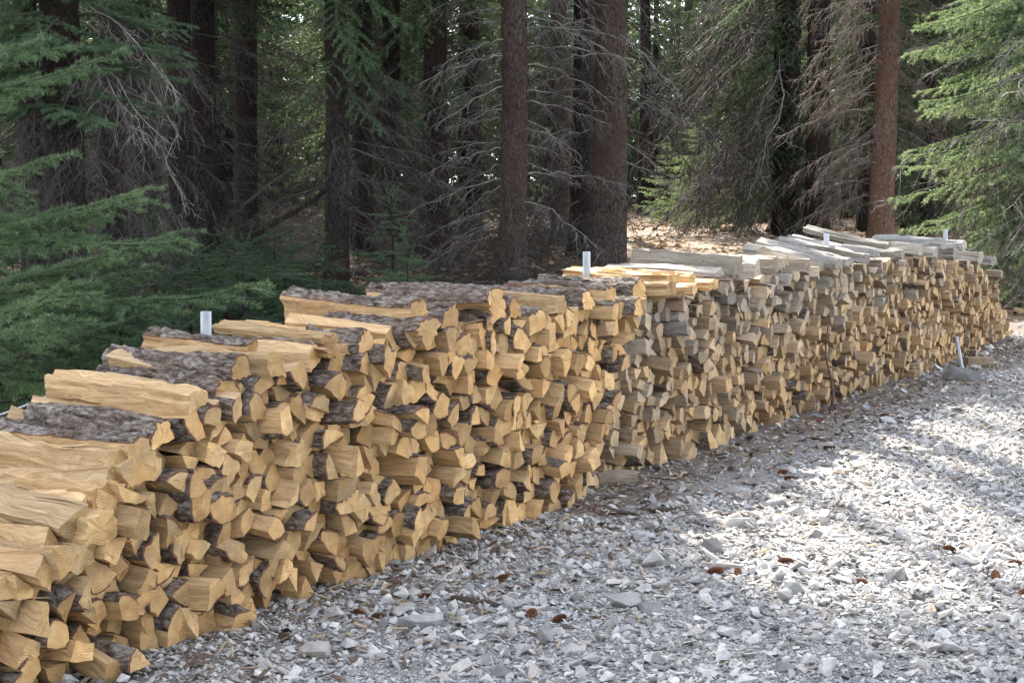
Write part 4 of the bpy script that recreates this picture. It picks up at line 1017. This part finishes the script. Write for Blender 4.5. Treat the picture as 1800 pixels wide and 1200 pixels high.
def spruce(px, Y, wpx, label, seed, H=19, lean=(0, 0), mat=TRUNKBARK, dead=(), low=(), crown_from=None, needle=N_DARK, rmax=2.7, group=None, lod=2, dens=9, name='spruce_tree', stubs=14, X=None, diam=None, clear=True, step=.45):
    """DEAD: rows (how many, kind, z0, z1, length, pitch, azimuth centre or None, azimuth spread). LOW: rows of green boughs (z, azimuth, length, pitch, lod)."""
    rs = np.random.RandomState(seed); X = (px - 900) / F * Y if X is None else X; z0 = float(gz(X, Y)); base = np.array([X, Y, z0])
    root = empty(name, base); tag(root, label, 'tree', group)
    diam = wpx / F * Y if diam is None else diam
    me, at = trunk_mesh(diam, H, lean, rs, [mat], vis=max(3.0, 2.0 + .14 * Y), stubs=stubs); link('trunk', me, root)
    for n, kind, za, zb, L, pitch, ac, asp in dead:
        for i in range(n):
            z = za + (zb - za) * (i + rs.uniform(0, 1)) / n; az = rs.uniform(0, 6.283) if ac is None else ac + rs.uniform(-asp, asp)
            add_dead(root, at, rs, kind, z, az, L * rs.uniform(.65, 1.2), pitch + rs.normal(0, .15))
    a = Acc(); vis = CAM_H + .155 * Y - z0 + .6
    cf = crown_from if crown_from is not None else max(vis, 4.5)
    for z, az, L, pitch, ld in low:
        g = pick(ld, L, rs); c, rr = at(z); place_bough(a, g, c, az, pitch, rs.normal(0, .15), L / g.L)
    lv = [(z, (.45 + (rmax - .45) * min(1, (z - cf) / 1.5 + .55) * max(.05, 1 - (z - cf) / (H - cf)) ** .75), dens, .05 - .25 * (1 - (z - cf) / (H - cf))) for z in np.arange(cf, H, step)]
    crown(a, base, lv, rs, lod, clear)
    if a.n: link('crown', a.mesh('crown', [needle, DEADWOOD]), root)
    return root, at
PI = math.pi
L_, R_, T_, B_ = PI, 0.0, -PI / 2, PI / 2      # azimuths: left, right, towards the camera, back

# left group of dark trunks
spruce(322, 21.5, 46, 'dark straight trunk, left one of the close pair behind the near spruce', 1, 25, (.004, 0), dead=[(22, 'grey', .6, 4.8, 1.3, -.1, None, 0), (10, 'grey', .5, 4, 1.2, -.1, L_, .8)])
spruce(366, 22.3, 48, 'dark trunk, right one of the close pair, with grey twigs to its right', 2, 25, (-.004, 0), dead=[(20, 'grey', .6, 4.8, 1.4, -.05, None, 0), (10, 'grey', 1.0, 3.4, 1.5, .05, R_, .6)])
spruce(436, 29, 44, 'black trunk before the bright gap, green boughs hanging from its top', 3, 24, (.006, 0), dead=[(18, 'grey', .6, 4.5, 1.2, -.15, None, 0)],
       low=[(5.0, L_ + .4, 1.9, -.5, 1), (4.6, T_ + .3, 1.6, -.5, 1), (4.2, L_ - .5, 1.7, -.55, 1), (5.3, R_ - .6, 1.9, -.4, 1), (4.9, T_ - .5, 1.6, -.5, 1), (5.6, R_, 1.8, -.4, 1), (5.8, L_, 1.8, -.4, 1), (5.7, T_, 1.7, -.4, 1)])
spruce(592, 19.6, 44, 'black trunk with its base showing above the tall clean-faced log', 4, 23, (.002, 0), dead=[(18, 'grey', .5, 3.0, 1.2, -.2, None, 0), (9, 'grey', .8, 2.8, 1.4, .0, R_, .5)],
       low=[(4.4, T_, 1.5, -.45, 1), (4.1, R_ - .5, 1.4, -.5, 1), (3.9, L_ + .5, 1.2, -.5, 1), (3.6, T_ + .5, 1.3, -.5, 1), (3.4, R_ - .2, 1.3, -.6, 1), (3.1, T_ - .3, 1.1, -.6, 1), (4.6, L_ + .2, 1.5, -.4, 1), (4.7, R_, 1.6, -.4, 1), (3.3, T_ + .9, 1.1, -.7, 1), (3.9, T_ + .2, 1.4, -.5, 1), (2.8, R_ - .7, 1.1, -.6, 1)], crown_from=4.6, needle=N_BLUE)
spruce(764, 24, 46, 'leaning dark trunk with green boughs between the black and the thick trunks', 5, 25, (.012, 0), mat=TRUNKBARK, dead=[(22, 'grey', .5, 4.2, 1.3, -.2, None, 0), (8, 'pale', 1.5, 4.2, 1.2, .1, R_, .5)],
       low=[(4.6, T_, 1.5, -.5, 1), (4.3, R_ - .4, 1.6, -.3, 1), (4.0, L_ + .6, 1.6, -.5, 1), (3.7, R_ - .2, 1.7, -.25, 1), (3.4, L_ + .3, 1.4, -.6, 1), (3.2, T_ + .4, 1.3, -.6, 1), (3.0, R_ - .5, 1.2, -.4, 1), (2.7, T_ - .5, 1.0, -.7, 1), (4.9, R_ - .3, 1.8, -.3, 1), (4.8, L_ + .2, 1.6, -.4, 1), (4.1, T_ - .2, 1.4, -.5, 1), (4.4, L_ + 1.0, 1.6, -.5, 1)], crown_from=4.9, needle=N_BLUE)
spruce(902, 21, 50, 'thick brown trunk with sunlit pale twigs sprouting to its left', 6, 25, (.000, 0), mat=TRUNKRED,
       dead=[(22, 'pale', .6, 4.4, 1.15, -.12, L_, .6), (20, 'grey', .3, 4.4, 1.2, -.2, None, 0), (14, 'tangle', .5, 3.6, 1.0, -.3, None, 0), (15, 'pale', 1.2, 4.4, 1.3, .0, R_, .7)], low=[(4.2, R_ - .6, .9, -.2, 1), (4.4, L_ + .6, 1.2, -.3, 1), (4.5, T_, 1.1, -.3, 1)])
spruce(984, 28, 34, 'slim reddish trunk in shade between two thicker ones', 7, 25, (-.004, 0), mat=TRUNKRED, dead=[(18, 'grey', .6, 5, 1.3, -.1, None, 0), (22, 'tangle', .5, 5, 1.5, -.25, None, 0)])
spruce(1022, 25, 42, 'grey trunk half hidden by the thickest trunk', 8, 26, (.004, 0), dead=[(12, 'pale', 1.4, 5, 1.4, -.15, L_, .8), (18, 'grey', .6, 4.8, 1.4, -.15, None, 0), (18, 'tangle', .6, 4.2, 1.3, -.3, L_, 1.2)])
spruce(1068, 22, 62, 'thickest trunk, scaly reddish-grey bark, right behind the tall white pole', 9, 28, (.007, 0), mat=TRUNKRED, stubs=26, dead=[(7, 'grey', 2.4, 4.4, 2.0, -.35, R_ - .2, .5), (8, 'pale', 1.6, 4.6, 1.4, -.3, R_, 1.0), (5, 'pale', 2.0, 4.4, 1.3, -.1, L_, .8)])
spruce(1131, 45, 23, 'small far trunk standing alone at the back of the sunlit clearing', 10, 21, dead=[(14, 'grey', 1.5, 6, 1.4, -.1, None, 0)], low=[(5.5, L_, 1.6, -.4, 2), (5.2, R_, 1.6, -.4, 2), (4.5, T_, 1.5, -.4, 2)])
# dense spruce right of the clearing
spruce(1378, 32, 54, 'dense dark spruce draped in grey dead branches beyond the clearing', 11, 28, (.002, 0), dead=[(58, 'tangle', .5, 6.0, 2.7, -.25, L_ - .1, 1.0), (14, 'pale', 1.0, 5.2, 2.8, -.45, L_ + .4, .8), (14, 'tangle', .5, 6, 2.0, -.2, None, 0)],
       low=[(z, L_ + random.uniform(-.6, 1.2), random.uniform(1.5, 2.5), -.55, 1) for z in np.arange(.9, 6.2, .22)] + [(z, T_ + random.uniform(-.8, .8), random.uniform(1.1, 1.7), -.6, 1) for z in np.arange(.8, 6.2, .4)], needle=N_BLUE, rmax=2.9)
spruce(1432, 31, 44, 'black trunk just beside the dense dark spruce', 12, 26, (.004, 0), dead=[(18, 'grey', 1.0, 5.5, 1.4, -.2, None, 0)], low=[(5.4, T_, 1.7, -.4, 1), (5.7, R_ - .3, 2.0, -.4, 1), (5.0, R_ - .8, 1.5, -.4, 1), (5.9, L_, 1.9, -.4, 1)])
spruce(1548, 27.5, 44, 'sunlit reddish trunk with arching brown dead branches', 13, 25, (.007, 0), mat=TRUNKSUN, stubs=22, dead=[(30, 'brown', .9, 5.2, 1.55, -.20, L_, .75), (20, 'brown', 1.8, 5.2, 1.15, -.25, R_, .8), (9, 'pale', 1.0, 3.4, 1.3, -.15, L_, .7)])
spruce(1656, 34, 36, 'shaded red-brown trunk behind the sunlit spruce', 14, 25, (0, 0), mat=TRUNKRED, dead=[(34, 'brown', .8, 6.2, 1.5, -.2, None, 0)])
spruce(1490, 40, 30, 'far dark trunk between the black and the sunlit reddish trunks', 15, 25, dead=[(24, 'tangle', .8, 6.5, 1.6, -.2, None, 0)], low=[(z, random.uniform(0, 6.28), 1.8, -.5, 2) for z in np.arange(2.5, 7, .25)])
# sunlit spruce at the right edge
rs = np.random.RandomState(77)
lowk = [(z, L_ + rs.uniform(-1.5, 1.35), rs.uniform(1.5, 2.25) * (1 - .02 * z), -.18 + rs.normal(0, .1), 1) for z in np.arange(.6, 5.6, .048)]
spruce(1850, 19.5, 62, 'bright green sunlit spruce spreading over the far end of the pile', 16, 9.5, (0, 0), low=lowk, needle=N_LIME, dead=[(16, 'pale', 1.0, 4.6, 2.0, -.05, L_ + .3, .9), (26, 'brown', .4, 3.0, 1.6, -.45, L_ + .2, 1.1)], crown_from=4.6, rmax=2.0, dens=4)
# left: big dark tree with twig thicket, its green boughs above
rs = np.random.RandomState(78)
spruce(118, 13.2, 74, 'broad dark trunk in a thicket of grey twigs, green boughs above', 17, 24, (.004, 0), mat=TRUNKBARK, dead=[(26, 'tangle', .5, 3.2, 1.1, -.35, None, 0), (12, 'grey', .3, 3.0, 1.1, -.5, R_ - .4, .9), (6, 'pale', 2.6, 3.3, 1.3, -.5, R_ - .1, .4)],
       low=[(z, az + rs.normal(0, .3), rs.uniform(.8, 1.25), -.10 + rs.normal(0, .10), 0) for z in np.arange(2.3, 4.4, .15) for az in (T_ - .9, T_ - .1, T_ + .6, R_ - .2, L_ + .3)], crown_from=4.9, needle=N_BLUE)
spruce(205, 17.5, 52, 'dark trunk hidden among grey twigs left of the close pair', 18, 24, dead=[(40, 'tangle', .3, 3.6, 1.3, -.3, None, 0)])
spruce(245, 26, 36, 'slim dark trunk deep behind the left twig thicket', 19, 24, dead=[(22, 'tangle', .5, 4.6, 1.4, -.2, None, 0)])
spruce(690, 30, 34, 'slim dark trunk between the black and the leaning dark trunks', 20, 25, dead=[(26, 'tangle', .5, 5.2, 1.5, -.2, None, 0)], low=[(z, random.uniform(0, 6.28), 1.6, -.5, 1) for z in np.arange(3.4, 5.6, .3)])
spruce(830, 31, 32, 'slim dark trunk left of the thick brown trunk, set farther back', 21, 25, dead=[(24, 'tangle', .5, 5.2, 1.5, -.2, None, 0)], low=[(z, random.uniform(0, 6.28), 1.6, -.5, 1) for z in np.arange(3.6, 5.6, .35)])
spruce(60, 22, 44, 'dark trunk at the far left edge behind the twig thicket', 22, 25, dead=[(30, 'tangle', .4, 4.4, 1.5, -.25, None, 0)])

spruce(642, 26.5, 34, 'slim dark trunk just past the black one, set back in shade', 23, 27, dead=[(24, 'tangle', .5, 4.8, 1.4, -.2, None, 0)], low=[(z, random.uniform(0, 6.28), 1.5, -.5, 1) for z in np.arange(3.6, 5.2, .3)], rmax=3.0)
# near young spruce at the left edge: green down to the ground
rs = np.random.RandomState(79)
def young(px, Y, H, rmax, label, seed, lod, n, needle=N_BLUE, group=None, X=None, pitch=.12, zmin=.12, step=.11, azc=None):
    rs = np.random.RandomState(seed); X = (px - 900) / F * Y if X is None else X; base = np.array([X, Y, float(gz(X, Y))]); root = empty('young_spruce', base); tag(root, label, 'tree', group)
    me, at = trunk_mesh(.02 + .025 * H, H * .9, (rs.normal(0, .01), 0), rs, [TRUNKBARK], 10, H, flare=.1, stubs=0); link('trunk', me, root)
    a = Acc(); lv = [(z, .12 + (rmax - .12) * (1 - z / H) ** .8 * (.75 + .25 * min(1, z / .5)), n, pitch) for z in np.arange(zmin, H * .9, step)] + [(H * .88, .22, 4, .7), (H * .9, .3, 3, 1.3)]
    crown(a, base, lv, rs, lod, False); link('crown', a.mesh('crown', [needle, DEADWOOD]), root); return root
young(-250, 8.2, 3.4, 2.3, 'near young blue-green spruce with upswept boughs at the left edge', 31, 0, 9, X=-3.35, pitch=.22, step=.33, needle=N_NEAR)
for i, (px, Y, H, rm, lab) in enumerate([(215, 10.2, .95, 1.0, 'low spruce bush under the near young spruce tips'), (330, 11.5, 1.05, 1.1, 'low dark spruce bush just behind the first white pole'), (430, 12.6, 1.1, 1.15, 'low spruce bush past the first white pole'),
        (505, 13.2, .95, 1.0, 'low spruce bush reaching toward the black trunk'), (120, 9.0, .75, .8, 'low shaded spruce bush behind the cord'), (300, 9.2, .72, .75, 'small spruce sprig bush touching the scaly bark logs')]):
    young(px, Y, H, rm, lab, 40 + i, 0, 6, pitch=.05, zmin=.06, step=.12, needle=N_BLUE if i in (4, 5) else N_DARK)
young(690, 18.2, 1.45, .62, 'small blue-green sapling between the black and leaning trunks', 50, 0, 6, step=.15)
young(715, 16.0, .85, .80, 'low green sapling just over the pile before the leaning trunk', 51, 0, 7, step=.13)
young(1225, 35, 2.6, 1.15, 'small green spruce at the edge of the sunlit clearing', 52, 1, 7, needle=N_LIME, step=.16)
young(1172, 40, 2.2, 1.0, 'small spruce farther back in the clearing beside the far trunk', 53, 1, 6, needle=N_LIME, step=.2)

# leaning dead pole and dry brush
P = ground_px(372, 488); Q = at_y(604, 305, 22.5); t = np.linspace(0, 1, 14)[:, None]; a = Acc(); P0 = at_y(360, 484, 20.0); pp = P0 + (Q - P0) * t; pp[:, 2] += .06 * np.sin(t[:, 0] * 6)
tube(a, pp, np.linspace(.055, .03, 14), 8, 0, True); tag(link('fallen_pole', a.mesh('fallen_pole', [TRUNKBARK], True)), 'dark dead pole leaning across to the black trunk', 'fallen tree')
def brush(px, Y, n, kind, L, label, seed, spread=.6, up=.5):
    rs = np.random.RandomState(seed); X = (px - 900) / F * Y; root = empty('dry_brush', (X, Y, float(gz(X, Y)))); tag(root, label, 'dry brush')
    for i in range(n):
        o = link('dead_branch', DB[kind][rs.randint(len(DB[kind]))], root); o.location = (rs.uniform(-spread, spread), rs.uniform(-spread, spread), rs.uniform(0, .35)); o.rotation_euler = (rs.uniform(-.6, .6), -rs.uniform(-.1, up), rs.uniform(0, 6.28)); k = L * rs.uniform(.6, 1.2); o.scale = (k, k, k)
for px, Y, n, kind, L, lab, sp in ((1765, 19.6, 34, 'brown', 1.1, 'tangled dry brush beyond the sloping far end of the pile', .9), (640, 22, 22, 'grey', 1.0, 'grey twig brush behind the low sapling', .9), (830, 20, 22, 'grey', .9, 'dead twigs heaped left of the thick brown trunk', .8),
        (975, 20.5, 20, 'grey', 1.0, 'dead twigs heaped between the thick brown and thickest trunks', .7), (465, 27, 26, 'grey', 1.2, 'brown twig heap on the rise below the bright gap', 1.2), (560, 30, 20, 'brown', 1.2, 'dry twig heap behind the black trunk', 1.2), (205, 14.5, 26, 'tangle', 1.1, 'grey twig thicket left of the close dark pair', .9), (1660, 26, 16, 'brown', 1.0, 'dry twigs at the foot of the shaded red-brown trunk', .8), (40, 12, 18, 'tangle', .8, 'hanging grey twigs under the near young spruce', .6), (300, 17, 24, 'tangle', 1.1, 'thin dark twig brush at the foot of the close pair', 1.0)):
    brush(px, Y, n, kind, L, lab, px + n, sp)

rs = np.random.RandomState(91)
for i in range(38):
    px = rs.uniform(60, 1030); Y = rs.uniform(18, 33); X = (px - 900) / F * Y; root = empty('dry_brush', (X, Y, float(gz(X, Y)))); tag(root, 'dark leafless brush tangled on the shaded forest floor', 'dry brush', 'dark leafless brush on the shaded floor')
    for q in range(9):
        o = link('dead_branch', DB['tangle'][rs.randint(5)] if q % 2 else DB['grey'][rs.randint(7)], root); o.location = (rs.uniform(-.9, .9), rs.uniform(-.9, .9), rs.uniform(0, .3)); o.rotation_euler = (rs.uniform(-.6, .6), -rs.uniform(.1, 1.2), rs.uniform(0, 6.28)); k = rs.uniform(.7, 1.5); o.scale = (k, k, k)
for i, (px, Y, H, rm, lab) in enumerate([(555, 16.5, .9, .9, 'low dark spruce bush at the base of the black trunk'), (480, 17, 1.1, 1.0, 'shaded spruce bush midway between the close pair and the black trunk'), (400, 16, 1.0, 1.1, 'shaded spruce bush below the close dark pair'), (275, 14.5, 1.25, 1.1, 'taller shaded spruce bush before the close dark pair'), (150, 11.5, 1.2, 1.1, 'shaded spruce bush before the broad dark trunk'), (30, 10.5, 1.3, 1.2, 'shaded spruce bush under the near young spruce')]):
    young(px, Y, H, rm, lab, 140 + i, 1, 8, pitch=.05, zmin=.06, step=.12, needle=N_DARK)
# trees standing deeper in the forest: four kinds, copied with their parts
def far_tree(seed, H, diam, zc, needle, mat, rmax, dens):
    rs = np.random.RandomState(seed); root = empty('distant_spruce', (0, 0, 0)); me, at = trunk_mesh(diam, H, (0, 0), rs, [mat, DEADWOOD], 10, 7, stubs=0)
    link('trunk', me, root); a = Acc()
    lv = [(z, .4 + (rmax - .4) * min(1, (z - zc) / 2 + .6) * max(.05, 1 - (z - zc) / (H - zc)) ** .8, dens, -.25) for z in np.arange(zc, H, .6)]
    crown(a, np.zeros(3), lv, rs, 4, False); link('crown', a.mesh('crown', [needle, DEADWOOD]), root)
    a = Acc()
    for i in range(40):
        z = rs.uniform(.8, 7); az = rs.uniform(0, 6.28); l = rs.uniform(.8, 1.9); d = np.array([math.cos(az), math.sin(az), 0]); v = np.linspace(0, 1, 5)[:, None]; P = np.array([0, 0, z]) + d * l * v + np.array([0, 0, -.45]) * l * v ** 1.7
        tube(a, P, .016 * (1 - .8 * v[:, 0]) + .003, 3)
        for q in range(7):
            s0 = P[rs.randint(1, 5)]; e = d + rs.normal(0, .8, 3); e[2] -= .5; e /= np.linalg.norm(e); tube(a, [s0, s0 + e * l * .16, s0 + e * l * .28 + np.array([0, 0, -.08])], [.006, .004, .003], 3)
    link('dead_branch', a.mesh('dead_branch', [DEADWOOD]), root)
    return root
FAR = [far_tree(301, 20, .42, 3.2, N_DARK, TRUNKBARK, 2.6, 6), far_tree(302, 18, .36, 1.2, N_FAR, TRUNKBARK, 2.5, 6), far_tree(303, 22, .48, 5.0, N_DARK, TRUNKRED, 2.7, 6), far_tree(304, 14, .30, .7, N_FAR, TRUNKBARK, 2.2, 7)]
LAB = ['dark distant spruce with bare lower trunk deep in the forest', 'light green distant spruce bushy nearly to the ground', 'tall distant spruce with long bare reddish trunk', 'short bushy distant spruce in pale sunlit green']
spots = []; rs = np.random.RandomState(41)
for k in range(9000):
    Y = rs.uniform(30, 80); X = rs.uniform(-.42, .42) * Y; px = 900 + F * X / Y
    if 1090 < px < 1270 and Y < 52 or 470 < px < 545 and Y < 44: continue
    if any(math.hypot(X - a_, Y - b_) < 2.7 for a_, b_ in spots): continue
    if Y < 44 and any(abs(px - q) < 26 for q in (1131, 1378, 1432, 1548, 1656, 1490)): continue
    if any((lambda q: q < 2.9)(min(math.hypot(X - (cx - .2126 * s_), Y - (30.5 + .977 * s_)) for s_ in np.arange(0, 24, 1.0))) for cx in (3.3, 5.1)): continue
    spots.append((X, Y))
    if len(spots) >= 230: break
used = set()
for X, Y in spots:
    k = rs.choice([0, 1, 2, 3], p=[.34, .30, .12, .24])
    if k not in used: used.add(k); root = FAR[k]
    else:
        root = FAR[k].copy(); COL.objects.link(root)
        for ch in list(FAR[k].children):
            c = ch.copy(); COL.objects.link(c); c.parent = root
    root.location = (X, Y, float(gz(X, Y)) - .05); root.rotation_euler = (rs.normal(0, .015), rs.normal(0, .015), rs.uniform(0, 6.28)); q = rs.uniform(.8, 1.15); root.scale = (q, q, q)
    tag(root, LAB[k], 'tree', ['dark spruces deep in the forest', 'bushy green spruces deep in the forest', 'bare-trunked spruces deep in the forest', 'short sunlit spruces deep in the forest'][k])

# trees that stand outside the frame and shade the yard
for i, (X, Y, H, rm) in enumerate([(1.9, 30, 29, 3.2), (-1.6, 32, 29, 3.2), (-7.5, 14.5, 20, 2.6), (-9.5, 20, 20, 2.6), (8.9, 24.5, 19, 2.5), (-6.0, 25, 21, 2.6), (11.5, 17, 18, 2.4), (13, 26, 20, 2.6), (-11, 28, 20, 2.6)]):
    spruce(0, Y, 0, ['tall dark spruce directly behind the thickest trunk, farther back', 'tall dark spruce behind the thick brown trunk, farther back', 'tall spruce standing off beside the near end of the pile', 'tall spruce deeper in the dark side of the forest', 'tall spruce behind the sunlit one', 'tall dark spruce behind the close pair', 'tall spruce at the open side of the yard', 'tall spruce far behind the sunlit one', 'tall spruce at the back of the dark side'][i], 500 + i, H, X=X, diam=.45, rmax=rm, crown_from=3.5 if i > 1 else 7.5, dens=6, dead=[(8, 'grey', 1, 4, 1.3, -.2, None, 0)])
# the wood that closes the view
wa = Acc(); rs = np.random.RandomState(55)
for k in range(430):
    Y = rs.uniform(72, 112); X = rs.uniform(-.55, .55) * Y; H = rs.uniform(13, 22); zb = float(gz(X, Y))
    for z in np.arange(.1, H, 1.2):
        l = .5 + 3.0 * (1 - z / H) ** .8
        for i in range(5):
            g = pick(3 if Y > 90 else 2, l, rs); place_bough(wa, g, np.array([X, Y, zb + z]), rs.uniform(0, 6.28), -.2, 0, l / g.L)
for k in range(58):                                                   # unseen wood added round the yard, behind the camera, to cut the skylight
    an = rs.uniform(-.35, PI + .35); q = rs.uniform(11, 17); X, Y, H = q * 1.15 * math.cos(an), -2.5 - q * math.sin(an), rs.uniform(14, 21)
    if Y > -3 and abs(X) < 11.5: continue
    for z in np.arange(.8, H, 1.1):
        l = .5 + 2.7 * (1 - z / H) ** .8
        for i in range(6):
            g = pick(3, l, rs); place_bough(wa, g, np.array([X, Y, z]), rs.uniform(0, 6.28), -.2, 0, l / g.L)
tag(link('far_forest', wa.mesh('far_forest', [N_FAR, DEADWOOD])), 'far wall of green spruces closing the view between trunks', 'forest', None, 'stuff')
print('dead branches', N_DB[0], 'objects', len(scene.objects), 'tris', sum(len(m.polygons) for m in bpy.data.meshes))
